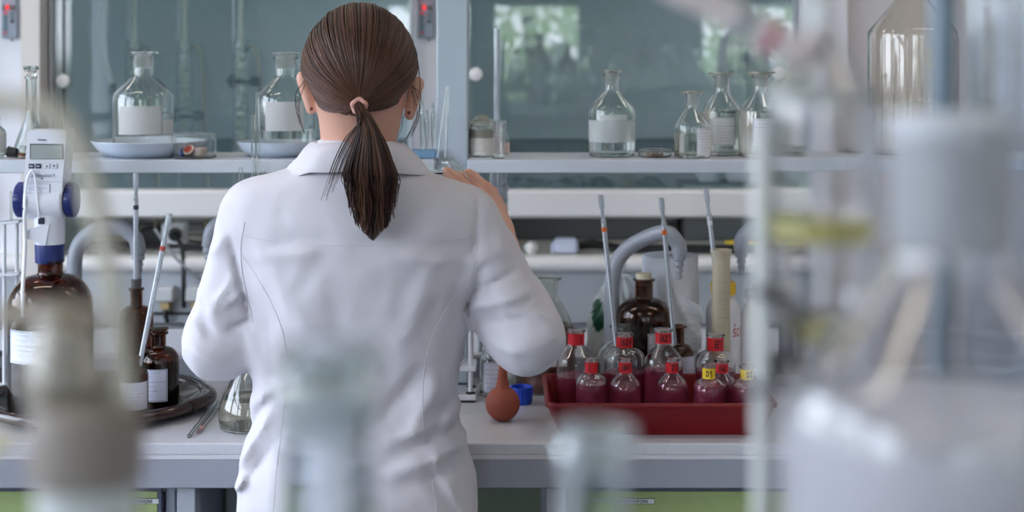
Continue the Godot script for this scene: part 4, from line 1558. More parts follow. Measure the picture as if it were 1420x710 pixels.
	# three labelled bottles
	var specs := [
		[960, 2.77, 25, 172, 150, 8.2, 131, 11.5, 184, 963, 985, 176, 215, "smallest of the three labelled bottles at the right of the shelf", 31],
		[1001, 2.85, 27, 152, 128, 10.5, 105, 13.5, 152, 985, 1016, 162, 200, "middle one of the three labelled bottles, standing a little behind", 32],
		[1055, 2.79, 30, 151, 127, 10.5, 104, 14, 153, 1040, 1080, 163, 203, "rightmost of the three labelled bottles, with a wide flat stopper", 33]]
	for e in specs:
		var d: float = e[1]
		var sc := d / F
		var bs := shelf_base(d)
		b = px_bottle(d, bs, e[2], e[3], e[4], e[5], e[6], e[7])
		o = shelf_thing("reagent_bottle", "clear stoppered bottle, " + e[13], "bottle", e[0], d, "stoppered bottles on the reagent shelf")
		bottle(o, b, cg, glass("pale_liquid", srgb(245, 243, 232), 0.0, 0.0, 0.033), (bs - e[8]) * sc)
		disc_stopper(o, b, e[7] * 1.45 * sc, glass("old_glass", Color.WHITE), 0.002)
		wrap_label(o, b.R, (bs - e[12]) * sc, (bs - e[11]) * sc, ang(e[9], e[0], e[2]), ang(minf(e[10], e[0] + e[2] * 0.98), e[0], e[2]), print_label("print_%d" % e[14], e[14]))
	# the big carboy
	var d := 2.86
	s = d / F
	base = shelf_base(d)
	b = {"R": 61 * s, "hs": 170 * s, "he": 222 * s, "rn": 17 * s, "ht": 250 * s, "rl": 21 * s, "wall": 0.003, "fil": 0.008}
	o = shelf_thing("carboy", "very large ribbed glass bottle with a tinted shoulder, right of the fume cupboards", "bottle", 1265, d)
	bottle(o, b, glass("carboy_glass", srgb(250, 247, 240)), water(), 74 * s, 48)
	disc_stopper(o, b, 24 * s, cg)
	wrap_label(o, b.R, 118 * s, 146 * s, 0.05, 0.42, paint("carboy_label", srgb(206, 196, 160), 0.8))
	for k in 9:
		var a := -1.3 + k * 0.31
		part("rib", sh().tube([Vector3(sin(a), 0, cos(a)) * b.R + Vector3(0, 0.02, 0), Vector3(sin(a), 0, cos(a)) * b.R + Vector3(0, 160 * s, 0)], 0.0022, 8).mesh(), glass("carboy_glass", Color.WHITE), o)
	# tubes behind the right shelf
	var pg := glass("pipette_glass", srgb(236, 242, 250), 0.03, 0.3)
	o = thing("burette", "tall thin glass burette standing upright behind the shelf, over the measuring cylinder", "burette", Vector3(X(689, 2.985), BENCH - 0.02, -2.985))
	var top_y := Y(40, 2.985) - BENCH + 0.02
	part("glass_tube", sh().pipe([Vector3(0, 0.40, 0), Vector3(0, top_y, 0)], 0.0062, 0.0014).mesh(), pg, o)
	part("glass_tip", sh().tube([Vector3(0, 0.17, 0), Vector3(0, 0.30, 0), Vector3(0, 0.335, 0)], [0.0018, 0.0035, 0.004], 12).mesh(), pg, o)
	part("stopcock", sh().tube([Vector3(-0.02, 0.37, 0.004), Vector3(0.024, 0.37, 0.004)], [0.007, 0.0055], 14).mesh(), pg, o)
	part("glass_sleeve", sh().tube([Vector3(0, 0.335, 0), Vector3(0, 0.402, 0)], 0.0075, 14).mesh(), pg, o)
	part("stand_rod", sh().tube([Vector3(-0.034, 0, -0.03), Vector3(-0.034, top_y - 0.35, -0.03)], 0.005, 12).mesh(), paint("steel", srgb(190, 194, 200), 0.3, 0.8), o)
	part("stand_base", bx(Vector3(0.12, 0.022, 0.12), Vector3(-0.02, -0.011, -0.03), 0.003), paint("stand_grey", srgb(110, 114, 120), 0.5), o)
	part("stand_pillar", sh().tube([Vector3(-0.02, -0.88, -0.03), Vector3(-0.02, -0.02, -0.03)], 0.02, 14).mesh(), paint("stand_grey", Color.WHITE), o)
	o = thing("gas_tube", "wide glass tube with a black ring and steel clips hanging beside the raised hand", "glass tube", Vector3(X(698, 2.93), BENCH, -2.945))
	var yb := Y(312, 2.93) - BENCH
	var yt := Y(228, 2.93) - BENCH
	part("glass_tube", sh().pipe([Vector3(0, yb + 0.02, 0), Vector3(0, yt + 0.06, 0)], 0.0088, 0.0014).mesh(), pg, o)
	part("glass_tube", sh().pipe([Vector3(-0.02, yb + 0.02, 0.0), Vector3(-0.02, yt + 0.06, 0.0)], 0.0075, 0.0014).mesh(), pg, o)
	part("inner_tube", sh().tube([Vector3(0, yb - 0.006, 0), Vector3(0, yb + 0.075, 0)], 0.0035, 12).mesh(), pg, o)
	for k in 3:
		part("steel_clip", sh().tube([Vector3(-0.012, yb + 0.03 + k * 0.022, 0.007), Vector3(0.002, yb + 0.035 + k * 0.022, 0.0105), Vector3(0.010, yb + 0.03 + k * 0.022, 0.006)], 0.0016, 8).mesh(), paint("steel", Color.WHITE), o)
	part("pink_stopper", sh().lathe(prof([[0, yb - 0.006], [0.006, yb - 0.006, 0.001], [0.006, yb + 0.006, 0.001], [0, yb + 0.006]]), 16, Transform3D(Basis(), Vector3(0.006, 0, 0.002))).mesh(), paint("stopper_pale_pink", srgb(214, 190, 192), 0.6), o)
	part("support_rod", sh().tube([Vector3(-0.01, -0.9, -0.02), Vector3(-0.01, yt + 0.04, -0.02)], 0.004, 10).mesh(), paint("steel", Color.WHITE), o)
	# glass held in the hand
	o = thing("glass_dish", "small glass dish held up in the person's right hand in front of the column", "dish", Vector3(X(602, 2.372), Y(240, 2.372), -2.372))
	beaker(o, 25 * 2.372 / F, 15 * 2.372 / F, cg, 0.0015, 0.001)
	o = thing("glass_pipe", "short slanting glass tube held between thumb and finger of the raised hand", "glass tube", W(650, 252, 2.385))
	part("glass_tube", sh().pipe([Vector3.ZERO, W(625, 222, 2.38) - W(650, 252, 2.385)], 0.0042, 0.001).mesh(), cg, o)

	build_cupboard_things()

func build_cupboard_things() -> void:
	var cg := clear_glass()
	var steel := paint("steel", Color.WHITE)
	var black := paint("clamp_black", srgb(28, 30, 34), 0.5)
	var beige := paint("rubber_beige", srgb(150, 148, 128), 0.6)
	var base := 0.994
	# three bulb condensers on stands inside the left cupboard
	var n := 0
	for e in [[186, 1.10, "left"], [256, 1.10, "middle"], [334, 1.10, "right"]]:
		var d := 4.32
		var o := thing("condenser", "glass bulb condenser clamped to a rod in the left fume cupboard, %s of three" % e[2], "condenser", Vector3(X(e[0], d), base, -d), "bulb condensers in the fume cupboard")
		var s := d / F
		var y0: float = Y(212, d) - base
		part("stand_base", bx(Vector3(0.16, 0.015, 0.12), Vector3(-0.02, 0.0075, -0.04), 0.003), steel, o)
		part("stand_rod", sh().tube([Vector3(-0.03, 0.01, -0.05), Vector3(-0.03, 0.85, -0.05)], 0.006, 10).mesh(), steel, o)
		part("jacket", sh().pipe([Vector3(0, y0, 0), Vector3(0, y0 + 0.33, 0)], 0.0235, 0.002, 20).mesh(), cg, o)
		var pr := [[0.006, y0 - 0.05], [0.009, y0]]
		for k in 11:
			var yy := y0 + 0.012 + k * 0.028
			pr.append([0.006, yy, 0.003]); pr.append([0.0195, yy + 0.014, 0.008])
		pr.append([0.007, y0 + 0.325, 0.004]); pr.append([0.0075, y0 + 0.42, 0.01]); pr.append([0.013, y0 + 0.5, 0.01]); pr.append([0.013, y0 + 0.62])
		part("bulb_tube", sh().lathe(prof(pr), 18).mesh(), glass("bulb_glass", srgb(232, 236, 222), 0.08, 0.75), o)
		var hose := curve([Vector3(0.012, y0 + 0.30, 0), Vector3(0.035, y0 + 0.31, 0), Vector3(0.055, y0 + 0.25, 0.01), Vector3(0.06, y0 + 0.08, 0.01), Vector3(0.07, y0 - 0.12, 0.0), Vector3(0.06, 0.02, 0)], 6)
		part("rubber_hose", sh().tube(hose, 0.006, 10).mesh(), beige, o)
		var cy: float = y0 + [0.05, 0.11, 0.21][n]
		part("clamp", sh().tube([Vector3(-0.05, cy, -0.045), Vector3(-0.03, cy, -0.03), Vector3(0.0, cy, 0.03), Vector3(0.05, cy, 0.02)], 0.006, 8).mesh(), black, o)
		part("clamp_boss", bx(Vector3(0.03, 0.03, 0.03), Vector3(0.045, cy, 0.02), 0.004), black, o)
		part("clamp_boss", bx(Vector3(0.02, 0.04, 0.03), Vector3(-0.032, cy, -0.04), 0.004), black, o)
		n += 1
	var hz := thing("hanging_hose", "pale rubber hose hanging down inside the left fume cupboard, a black clip at its end", "hose", W(150, -60, 4.3))
	var hpts := []
	for e in [[150, -60], [146, 0], [144, 40], [146, 80], [152, 104], [157, 122]]:
		hpts.append(W(e[0], e[1], 4.3) - hz.position)
	part("hose", sh().tube(curve(hpts, 6), 0.008, 10).mesh(), paint("hose_pale", srgb(196, 204, 204), 0.5), hz)
	part("hose_clip", bx(Vector3(0.018, 0.032, 0.02), hpts[-1], 0.004), black, hz)
	part("hook_rod", sh().tube([Vector3(0, -0.01, 0), Vector3(0, 0.25, 0)], 0.004, 8).mesh(), steel, hz)
	# clutter on the worktops
	var top := 0.993
	var o := thing("power_box", "black power adapter block lying at the back of the left fume cupboard worktop", "adapter", Vector3(X(222, 4.1), top, -4.1))
	part("adapter_body", bx(Vector3(0.10, 0.05, 0.08), Vector3(0, 0.025, 0), 0.006), black, o)
	part("cable", sh().tube(curve([Vector3(0.05, 0.02, 0.0), Vector3(0.11, 0.012, 0.03), Vector3(0.2, 0.008, 0.0)], 6), 0.004, 8).mesh(), black, o)
	o = thing("wall_socket", "white socket box with a black plug pushed in, seen under the sash handle", "socket", Vector3(X(243, 4.0), top, -4.0))
	part("socket_box", bx(Vector3(0.065, 0.075, 0.05), Vector3(0, 0.0375, 0), 0.004), paint("socket_white", srgb(200, 202, 206), 0.5), o)
	part("plug", sh().tube([Vector3(0.005, 0.045, 0.025), Vector3(0.012, 0.043, 0.055)], [0.019, 0.014], 14).mesh(), black, o)
	part("cable", sh().tube(curve([Vector3(0.012, 0.043, 0.055), Vector3(0.045, 0.02, 0.12), Vector3(0.058, -0.05, 0.16), Vector3(0.058, -0.13, 0.155)], 8), 0.006, 8).mesh(), black, o)
	o = thing("cable_bundle", "dark bundle of cables lying along the left fume cupboard worktop", "cable", Vector3(X(180, 3.99), top, -3.99))
	for k in 4:
		part("cable", sh().tube(curve([Vector3(-0.12, 0.008 + k * 0.006, k * 0.012), Vector3(0, 0.014 + 0.006 * (k % 2), k * 0.01), Vector3(0.24, 0.008, 0.02 - k * 0.008), Vector3(0.30, 0.006, 0.0)], 6), 0.006, 8).mesh(), black, o)
	# plugs on the service panel
	for k in 2:
		var cx: float = [229, 272][k]
		var pl := thing("mains_plug", "white mains plug with a beige foot on the service panel, %s" % ["further from the sleeve", "next to the sleeve"][k], "plug", Vector3(X(cx, 3.86), Y(407, 3.86), -3.858), "plugs on the service panel")
		part("plug_body", bx(Vector3(0.055, 0.04, 0.045), Vector3(0, 0, 0.0), 0.006), paint("socket_white", Color.WHITE), pl)
		part("plug_foot", bx(Vector3(0.026, 0.022, 0.03), Vector3(0.002, -0.03, 0), 0.004), paint("plug_beige", srgb(190, 165, 120), 0.5), pl)
		part("cable", sh().tube(curve([Vector3(0.002, -0.038, 0), Vector3(0.003, -0.055, 0.004), Vector3(0.007, -0.075, 0.0)], 4), 0.0065, 8).mesh(), black, pl)
	o = thing("mains_cable", "black cable running along the service panel under the two white plugs", "cable", Vector3(X(240, 3.86), Y(436, 3.86), -3.868))
	part("cable", sh().tube(curve([Vector3(-0.1, 0, 0), Vector3(0, 0.002, 0.001), Vector3(0.12, 0, 0)], 5), 0.004, 8).mesh(), black, o)
	o = thing("slanted_cord", "thin grey cord hanging diagonally across the front rail", "cord", Vector3(X(205, 3.80), Y(322, 3.80), -3.815))
	part("cord", sh().tube(curve([Vector3(0, 0, -0.06), Vector3(0.07, -0.07, 0.0), Vector3(0.14, -0.13, 0.01), Vector3(0.2, -0.22, -0.02)], 6), 0.004, 8).mesh(), paint("cord_grey", srgb(130, 132, 136), 0.6), o)
	# right cupboard
	o = thing("white_charger", "rounded white plastic box standing on the front rail of the right fume cupboard", "box", Vector3(X(785, 3.93), top, -3.93))
	part("box_body", bx(Vector3(0.066, 0.042, 0.05), Vector3(0, 0.021, 0), 0.010), paint("charger_white", srgb(205, 212, 232), 0.4), o)
	part("box_side", bx(Vector3(0.008, 0.028, 0.04), Vector3(-0.036, 0.016, 0), 0.003), paint("charger_white", Color.WHITE), o)
	o = thing("white_bobbin", "small white bobbin lying on the worktop next to the rounded white box", "bobbin", Vector3(X(737, 3.93), top, -3.93))
	part("knob_cap", sh().ball(Vector3(0, 0.016, 0), Vector3(0.019, 0.016, 0.017), 18).mesh(), paint("knob_white", srgb(226, 226, 222), 0.5), o)
	part("knob_foot", bx(Vector3(0.02, 0.006, 0.02), Vector3(0, 0.003, 0)), paint("knob_white", Color.WHITE), o)
	o = thing("black_tongs", "black handled tools lying on the right fume cupboard worktop", "tool", Vector3(X(824, 3.95), top, -3.95))
	for k in 3:
		part("tool_arm", sh().tube(curve([Vector3(-0.07, 0.008 + k * 0.005, k * 0.012 - 0.01), Vector3(0, 0.016 + k * 0.006, k * 0.006), Vector3(0.09, 0.008, 0.015 - k * 0.014)], 6), 0.0065, 8).mesh(), black, o)
	o = thing("black_tray", "black tray on the worktop behind the paper roll", "tray", Vector3(X(950, 4.0), top, -4.0))
	part("tray_floor", bx(Vector3(0.36, 0.006, 0.14), Vector3(0, 0.003, 0)), black, o)
	part("tray_rim", bx(Vector3(0.36, 0.022, 0.008), Vector3(0, 0.011, 0.07)), black, o)
	o = thing("yellow_spatula", "flat yellow plastic scoop lying on the black tray", "scoop", Vector3(X(1027, 4.0), top + 0.0222, -3.94))
	part("scoop_blade", sh().ball(Vector3(-0.02, 0.006, 0), Vector3(0.035, 0.006, 0.012), 16).mesh(), paint("scoop_yellow", srgb(226, 190, 40), 0.45), o)
	part("handle", sh().tube([Vector3(0.0, 0.006, 0), Vector3(0.06, 0.003, 0.0)], [0.006, 0.003], 10).mesh(), paint("scoop_yellow", Color.WHITE), o)
	for k in 3:
		var cx: float = [984, 1024, 1050][k]
		var h := 0.16
		var st := thing("stacked_dish", "white porcelain dish on a grey box in the right fume cupboard, %s" % ["leftmost", "between two others", "rightmost"][k], "dish", Vector3(X(cx, 4.3), top + h, -4.3))
		part("dish", sh().lathe(prof([[0, 0], [0.03, 0, 0.004], [0.045, 0.03, 0.001], [0.042, 0.03], [0.028, 0.004, 0.004], [0, 0.004]]), 28).mesh(), paint("dish_white", srgb(225, 230, 240), 0.3), st)
	o = thing("grey_box", "low grey box that carries the white dishes in the right fume cupboard", "box", Vector3(X(1010, 4.3), top, -4.3))
	part("box_body", bx(Vector3(0.28, 0.159, 0.2), Vector3(0, 0.0795, 0), 0.004), paint("box_grey", srgb(96, 100, 104), 0.6), o)
	part("lid", bx(Vector3(0.284, 0.012, 0.204), Vector3(0, 0.153, 0), 0.003), paint("box_grey_lid", srgb(120, 124, 128), 0.6), o)
	o = thing("heating_block", "dark sand bath with lumpy black and grey contents in the right fume cupboard", "sand bath", Vector3(X(800, 4.35), top, -4.35))
	part("bath_body", bx(Vector3(0.52, 0.15, 0.26), Vector3(0, 0.075, 0), 0.006), paint("bath_grey", srgb(84, 88, 92), 0.5), o)
	var rng := RandomNumberGenerator.new()
	rng.seed = 8
	for k in 26:
		var r := rng.randf_range(0.012, 0.026)
		part("lump", sh().ball(Vector3(rng.randf_range(-0.23, 0.23), 0.15 + r * 0.2, rng.randf_range(-0.1, 0.11)), Vector3(r * 1.4, r * 0.8, r), 8).mesh(), black if k % 3 else paint("lump_grey", srgb(130, 132, 134), 0.7), o)

# ---------------------------------------------------------------- things on the bench
func pipette(label: String, a: Vector3, b: Vector3, band: Color, group := "graduated pipettes in the bottles") -> Node3D:
	# from the lower end a to the upper end b
	var o := thing("pipette", label, "pipette", a, group)
	var L := a.distance_to(b)
	var xf := Transform3D(Basis(Quaternion(Vector3.UP, (b - a).normalized())), Vector3.ZERO)
	var r := 0.0044
	var w := 0.0013
	part("glass_tube", sh().lathe(prof([[0.0008, 0], [0.0018, 0], [r, 0.035, 0.01], [r, L - 0.045, 0.001], [r - 0.0012, L - 0.043, 0.001], [r - 0.0012, L - 0.026, 0.001], [r + 0.0006, L - 0.023, 0.002], [r + 0.0006, L, 0.0006], [r - w, L, 0.0004], [r - w, 0.036, 0.01], [0.0008, 0]]), 16, xf).mesh(), glass("pipette_glass", srgb(236, 242, 250), 0.03, 0.3), o)
	part("colour_band", sh().lathe(prof([[r + 0.0001, L - 0.066], [r + 0.0004, L - 0.066], [r + 0.0004, L - 0.058], [r + 0.0001, L - 0.058]]), 16, xf).mesh(), paint("band_%s" % band.to_html(false), band, 0.5), o)
	for k in 9:
		var y := L - 0.105 - k * 0.011
		if y < 0.05: break
		part("scale_mark", sh().arc(r + 0.0003, y, y + 0.0008, -0.3, 0.6 + 0.5 * (k % 2), 6).mesh(), paint("scale_ink", srgb(84, 82, 92), 0.6), o).transform = xf
	var st := part("scale_stripe", sh().arc(r + 0.0002, 0.04, L - 0.05, -0.75, -0.35, 4).mesh(), paint("stripe_white", srgb(235, 240, 250), 0.5), o)
	st.transform = xf
	return o

func faucet(label: String, pts: Array, tip: int) -> void:
	var o := thing("gooseneck_tap", label, "tap", pts[0], "")
	var p0: Vector3 = pts[0]
	var loc := []
	for p in pts:
		loc.append(p - p0)
	var path := curve(loc, 8)
	var grey := paint("tap_grey", srgb(152, 156, 166), 0.35)
	part("tap_pipe", sh().tube(path, 0.0142, 18).mesh(), grey, o)
	var e: Vector3 = path[-1]
	part("nozzle", sh().lathe(prof([[0.0, -0.046], [0.0055, -0.046, 0.001], [0.0055, -0.034, 0.001], [0.0075, -0.033, 0.001], [0.0062, -0.024, 0.001], [0.009, -0.022, 0.001], [0.0075, -0.013, 0.001], [0.0115, -0.011, 0.001], [0.0115, 0.0, 0.002], [0.0, 0.0]]), 18, Transform3D(Basis(), e)).mesh(), grey, o)
	part("tap_foot", sh().lathe(prof([[0, 0], [0.026, 0, 0.002], [0.026, 0.012, 0.003], [0.018, 0.02, 0.003], [0.0, 0.022]]), 20).mesh(), grey, o)

func build_bench_things() -> void:
	var cg := clear_glass()
	var ag := amber_glass()
	var white_print := print_label("amber_label", 51, Color(0.84, 0.85, 0.92), Color(0.25, 0.27, 0.4), 160, 160, 6)
	# --- rubber bulb
	var d := 2.497
	var s := d / F
	var o := bench_thing("rubber_bulb", "red brown rubber pipette bulb standing with its spout up", "rubber bulb", 697, d)
	var bp := [[0, 0], [9 * s, 0.0006]]
	for k in 13:
		var t := lerpf(-1.05, 1.12, k / 12.0)
		bp.append([24 * s * cos(t), 23.5 * s + 24 * s * sin(t)])
	bp += [[8.2 * s, 52 * s, 0.004], [6.8 * s, 62 * s, 0.004], [4.4 * s, 83 * s, 0.003], [3.6 * s, 85.5 * s, 0.001], [2.4 * s, 85.5 * s], [2.4 * s, 78 * s], [0, 78 * s]]
	part("bulb", sh().lathe(prof(bp, 6), 36).mesh(), speckled("rubber_red", srgb(140, 66, 48), srgb(154, 76, 56), 0.62, 30.0, 61, 0.6), o)
	o = bench_thing("screw_cap", "bright blue plastic screw cap lying open side up behind the rubber bulb", "cap", 723, 2.62)
	s = 2.62 / F
	part("cap_ring", sh().lathe(prof([[0, 0], [14 * s, 0, 0.001], [16 * s, 24 * s, 0.001], [13.5 * s, 24 * s, 0.001], [12 * s, 3 * s, 0.001], [0, 3 * s]]), 32).mesh(), paint("cap_blue", srgb(30, 70, 190), 0.4), o)
	for k in 20:
		var a := TAU * k / 20
		part("grip_rib", sh().tube([Vector3(sin(a), 0, cos(a)) * 14.2 * s + Vector3(0, 0.002, 0), Vector3(sin(a), 0, cos(a)) * 16 * s + Vector3(0, 22 * s, 0)], 0.0008, 5).mesh(), paint("cap_blue", Color.WHITE), o)
	# --- round flask left of the person
	d = 2.453
	s = d / F
	var bb := bench_base(d)
	o = bench_thing("conical_flask", "rounded glass flask of pale liquid half hidden by the left sleeve", "flask", 348, d)
	var fl := {"R": 44.5 * s, "hs": 36 * s, "he": 100 * s, "rn": 12 * s, "ht": 103 * s, "rl": 13 * s, "fil": 0.035, "foot": 0.75, "wall": 0.002}
	bottle(o, fl, glass("flask_glass", srgb(247, 247, 242)), glass("yellowish_liquid", srgb(243, 241, 230), 0.0, 0.04, 0.033), 42 * s)
	# --- glass rods on the bench
	for e in [[262, 606, 300, 557, "nearer the bench edge"], [275, 600, 307, 560, "nearer the flask"]]:
		var d0: float = 1256.2 / (e[1] - HOR + 1.5)
		var d1: float = 1256.2 / (e[3] - HOR + 1.5)
		var a := Vector3(X(e[0], d0), BENCH + 0.0032, -d0)
		var b := Vector3(X(e[2], d1), BENCH + 0.0032, -d1)
		o = thing("glass_rod", "glass rod lying on the bench beside the brown tray, %s" % e[4], "glass rod", a)
		part("rod", sh().pipe([Vector3.ZERO, b - a], 0.0032, 0.0011, 12).mesh(), cg, o)
		if e[0] == 275: part("colour_band", sh().tube([(b - a) * 0.10, (b - a) * 0.14], 0.0034, 12).mesh(), paint("band_pink", srgb(230, 150, 150), 0.5), o)
	# --- test tube rack
	d = 2.66
	s = d / F
	o = bench_thing("test_tube_rack", "white two storey rack holding glass tubes behind the person", "rack", 606, d)
	var rw := paint("rack_white", srgb(215, 217, 224), 0.4)
	var hw := 55 * s
	part("rack_base", bx(Vector3(hw * 2, 8 * s, 0.075), Vector3(0, 4 * s + 0.004, 0), 0.002), rw, o)
	part("rack_foot", bx(Vector3(hw * 2 - 0.004, 0.004, 0.070), Vector3(0, 0.002, 0), 0.001), paint("rubber_black", Color.WHITE), o)
	part("rack_shelf", bx(Vector3(hw * 2, 8 * s, 0.065), Vector3(0, 46 * s, 0), 0.002), rw, o)
	part("rack_shelf", bx(Vector3(hw * 2, 6 * s, 0.065), Vector3(0, 118 * s, 0), 0.002), rw, o)
	for sx in [-1, 1]:
		for sz in [-1, 1]:
			part("rack_post", sh().tube([Vector3(sx * (hw - 8 * s), 0.008, sz * 0.026), Vector3(sx * (hw - 8 * s), 120 * s, sz * 0.026)], 0.0042, 12).mesh(), rw, o)
			part("post_foot", sh().lathe(prof([[0.004, 0], [0.009, 0, 0.001], [0.009, 0.002, 0.001], [0.004, 0.004]]), 14, Transform3D(Basis(), Vector3(sx * (hw - 8 * s), 8 * s + 0.004, sz * 0.026))).mesh(), paint("rubber_black", Color.WHITE), o)
	for k in 4:
		var tb := thing("test_tube", "glass test tube in the white rack, %s from its right end" % ["first", "second", "third", "fourth"][k], "test tube", Vector3(X(606, d) + hw - (22 + k * 16) * s, BENCH + 50 * s, -d), "tubes in the white rack")
		part("glass_tube", sh().lathe(prof([[0, 0], [4 * s, 0.001, 0.003], [5.4 * s, 6 * s, 0.004], [5.4 * s, 96 * s], [6.2 * s, 98 * s, 0.0006], [4.6 * s, 98 * s], [4.6 * s, 6 * s, 0.003], [0, 0.002]]), 18).mesh(), cg, tb)
	# --- pipettes standing in a holder in front of the left shelf
	o = bench_thing("pipette_holder", "white holder for upright glass pipettes, hidden behind the person's left shoulder", "rack", 366, 2.62)
	part("holder_base", bx(Vector3(0.12, 0.012, 0.08), Vector3(0, 0.006, 0)), rw, o)
	part("holder_plate", bx(Vector3(0.12, 0.008, 0.05), Vector3(0, 0.2, 0)), rw, o)
	for sx in [-1, 1]:
		part("holder_post", sh().tube([Vector3(sx * 0.052, 0.01, 0), Vector3(sx * 0.052, 0.2, 0)], 0.004, 10).mesh(), rw, o)
	for e in [[330, 232, "left of the tall one"], [355, 129, "tallest, crossing the half filled bottle"], [349, 160, "shorter, crossing the dish edge"], [361, 236, "right of the tall one"]]:
		var pp := thing("standing_pipette", "upright glass pipette by the person's left shoulder, %s" % e[2], "pipette", Vector3(X(e[0] + 4, 2.62), BENCH + 0.0122, -2.62))
		var h: float = Y(e[1], 2.62) - BENCH - 0.0122
		part("glass_tube", sh().pipe([Vector3.ZERO, Vector3((0.0 if e[1] > 200 else -0.002), h, 0)], 0.0042, 0.0012, 12).mesh(), cg, pp)
		part("glass_tip", sh().tube([Vector3(0, h - 0.0001, 0), Vector3(0, h + 0.001, 0)], 0.0046, 12).mesh(), cg, pp)
	# --- clear bottles under the right sleeve
	d = 2.69
	s = d / F
	o = bench_thing("reagent_bottle", "small clear bottle with a printed label beside the white rack", "bottle", 683, d)
	var b := {"R": 18 * s, "hs": 52 * s, "he": 70 * s, "rn": 8 * s, "ht": 88 * s, "rl": 10 * s, "fil": 0.018}
	bottle(o, b, cg)
	wrap_label(o, b.R, 5 * s, 48 * s, -0.75, 1.3, print_label("clear_label", 55, Color(0.88, 0.89, 0.94), Color(0.3, 0.3, 0.38), 140, 170, 6))
	o = bench_thing("reagent_bottle", "narrow bottle with a faded label between the clear bottle and the rubber bulb", "bottle", 712, 2.775)
	b = {"R": 11.5 * s, "hs": 50 * s, "he": 62 * s, "rn": 6 * s, "ht": 78 * s, "rl": 8 * s}
	bottle(o, b, cg)
	wrap_label(o, b.R, 10 * s, 46 * s, -1.4, 1.2, print_label("faded_label", 56, Color(0.80, 0.79, 0.78), Color(0.4, 0.4, 0.42), 120, 160, 6))
	d = 2.73
	s = d / F
	bb = bench_base(d)
	o = bench_thing("wide_mouth_bottle", "large clear bottle of brownish pink liquid with a wide lip, behind the right elbow", "bottle", 757, d)
	b = px_bottle(d, bb, 42, 452, 412, 17, 384, 22, {"fil": 0.03, "lip": 0.006})
	bottle(o, b, glass("greyish_glass", srgb(240, 241, 234)), glass("brown_pink_liquid", srgb(206, 150, 142), 0.0, 0.25, 0.033), (bb - 450) * s, 44)
	wrap_label(o, b.R, (bb - 500) * s, (bb - 458) * s, ang(760, 757, 42), ang(783, 757, 42), print_label("side_label", 57, Color(0.85, 0.83, 0.84), Color(0.4, 0.35, 0.38), 96, 140, 7))
	build_red_tray()
	# --- amber bottles at the right
	d = 2.72
	s = d / F
	bb = bench_base(d)
	o = bench_thing("amber_bottle", "big dark amber bottle with a cork stopper in front of the paper roll", "bottle", 893, d, "amber bottles")
	b = px_bottle(d, bb, 38, 440, 413, 12.5, 386, 15.5, {"dome": 1, "wall": 0.0026})
	bottle(o, b, ag, glass("dark_liquid", srgb(66, 26, 7), 0.0, 0.05, 0.033), (bb - 455) * s, 44)
	part("cork", sh().lathe(prof([[0, b.ht - 0.012], [10 * s, b.ht - 0.012], [11 * s, b.ht + 7 * s, 0.001], [0, b.ht + 8 * s]]), 24).mesh(), paint("cork_beige", srgb(206, 196, 168), 0.8), o)
	wrap_label(o, b.R, (bb - 500) * s, (bb - 456) * s, 0.05, 1.05, print_label("amber_side", 58, Color(0.82, 0.82, 0.86), Color(0.3, 0.3, 0.36), 120, 140, 7))
	d = 2.66
	s = d / F
	bb = bench_base(d)
	o = bench_thing("amber_bottle", "small open amber bottle right of the big corked one, a pipette standing in it", "bottle", 940, d, "amber bottles")
	b = px_bottle(d, bb, 22.5, 497, 476, 9, 451, 13, {"dome": 1, "wall": 0.002})
	bottle(o, b, ag)
	wrap_label(o, b.R, (bb - 520) * s, (bb - 491) * s, -0.2, 1.3, white_print)
	pipette("graduated pipette with an orange band leaning in the small amber bottle", W(940, 530, 2.662), W(917, 275, 2.60), srgb(226, 108, 48))
	o = bench_thing("reagent_bottle", "open clear bottle between the big amber bottle and the red tray", "bottle", 857, 2.645)
	s = 2.645 / F
	bb = bench_base(2.645)
	b = px_bottle(2.645, bb, 29, 490, 470, 9, 451, 12)
	bottle(o, b, cg)
	pipette("graduated pipette with an orange band leaning in the open clear bottle", W(861, 540, 2.648), W(833, 271, 2.57), srgb(228, 112, 52))
	# --- paper roll
	d = 2.80
	s = d / F
	bb = bench_base(d)
	o = bench_thing("paper_roll", "upright white embossed paper towel roll behind the amber bottles", "paper roll", 929, d)
	var pm := paint("towel_paper", srgb(222, 224, 232), 0.95)
	pm.normal_enabled = true
	pm.normal_texture = noise_tex(90, 0.04, 256, 5.0, null, FastNoiseLite.TYPE_CELLULAR)
	pm.uv1_triplanar = true
	pm.uv1_scale = Vector3.ONE * 9.0
	var rt := (bb - 353) * s
	part("roll", sh().lathe(prof([[10 * s, 0], [39 * s, 0, 0.003], [39 * s, rt, 0.003], [10 * s, rt, 0.001], [10 * s, 0]]), 48).mesh(), pm, o)
	part("core", sh().lathe(prof([[8 * s, 0.001], [10 * s, 0.001], [10 * s, rt - 0.001], [8 * s, rt - 0.001], [8 * s, 0.001]]), 28).mesh(), paint("card_brown", srgb(130, 112, 92), 0.9), o)
	var sheet_rows := []
	for r in 9:
		var row := []
		for k in 13:
			var t := k / 12.0
			var a := -0.25 + t * 0.9
			var rad := 39.6 * s + t * t * 0.03 + 0.002 * sin(r * 1.3 + k)
			row.append(Vector3(sin(a) * rad, rt * (0.30 + 0.52 * (r / 8.0) * (1.0 - 0.35 * t)), cos(a) * rad))
		sheet_rows.append(row)
	var pm2 := pm.duplicate() as StandardMaterial3D
	pm2.cull_mode = BaseMaterial3D.CULL_DISABLED
	part("loose_sheet", sh().sheet(sheet_rows).mesh(), pm2, o)
	# --- crumpled plastic bag with green print
	d = 2.80
	s = d / F
	bb = bench_base(d)
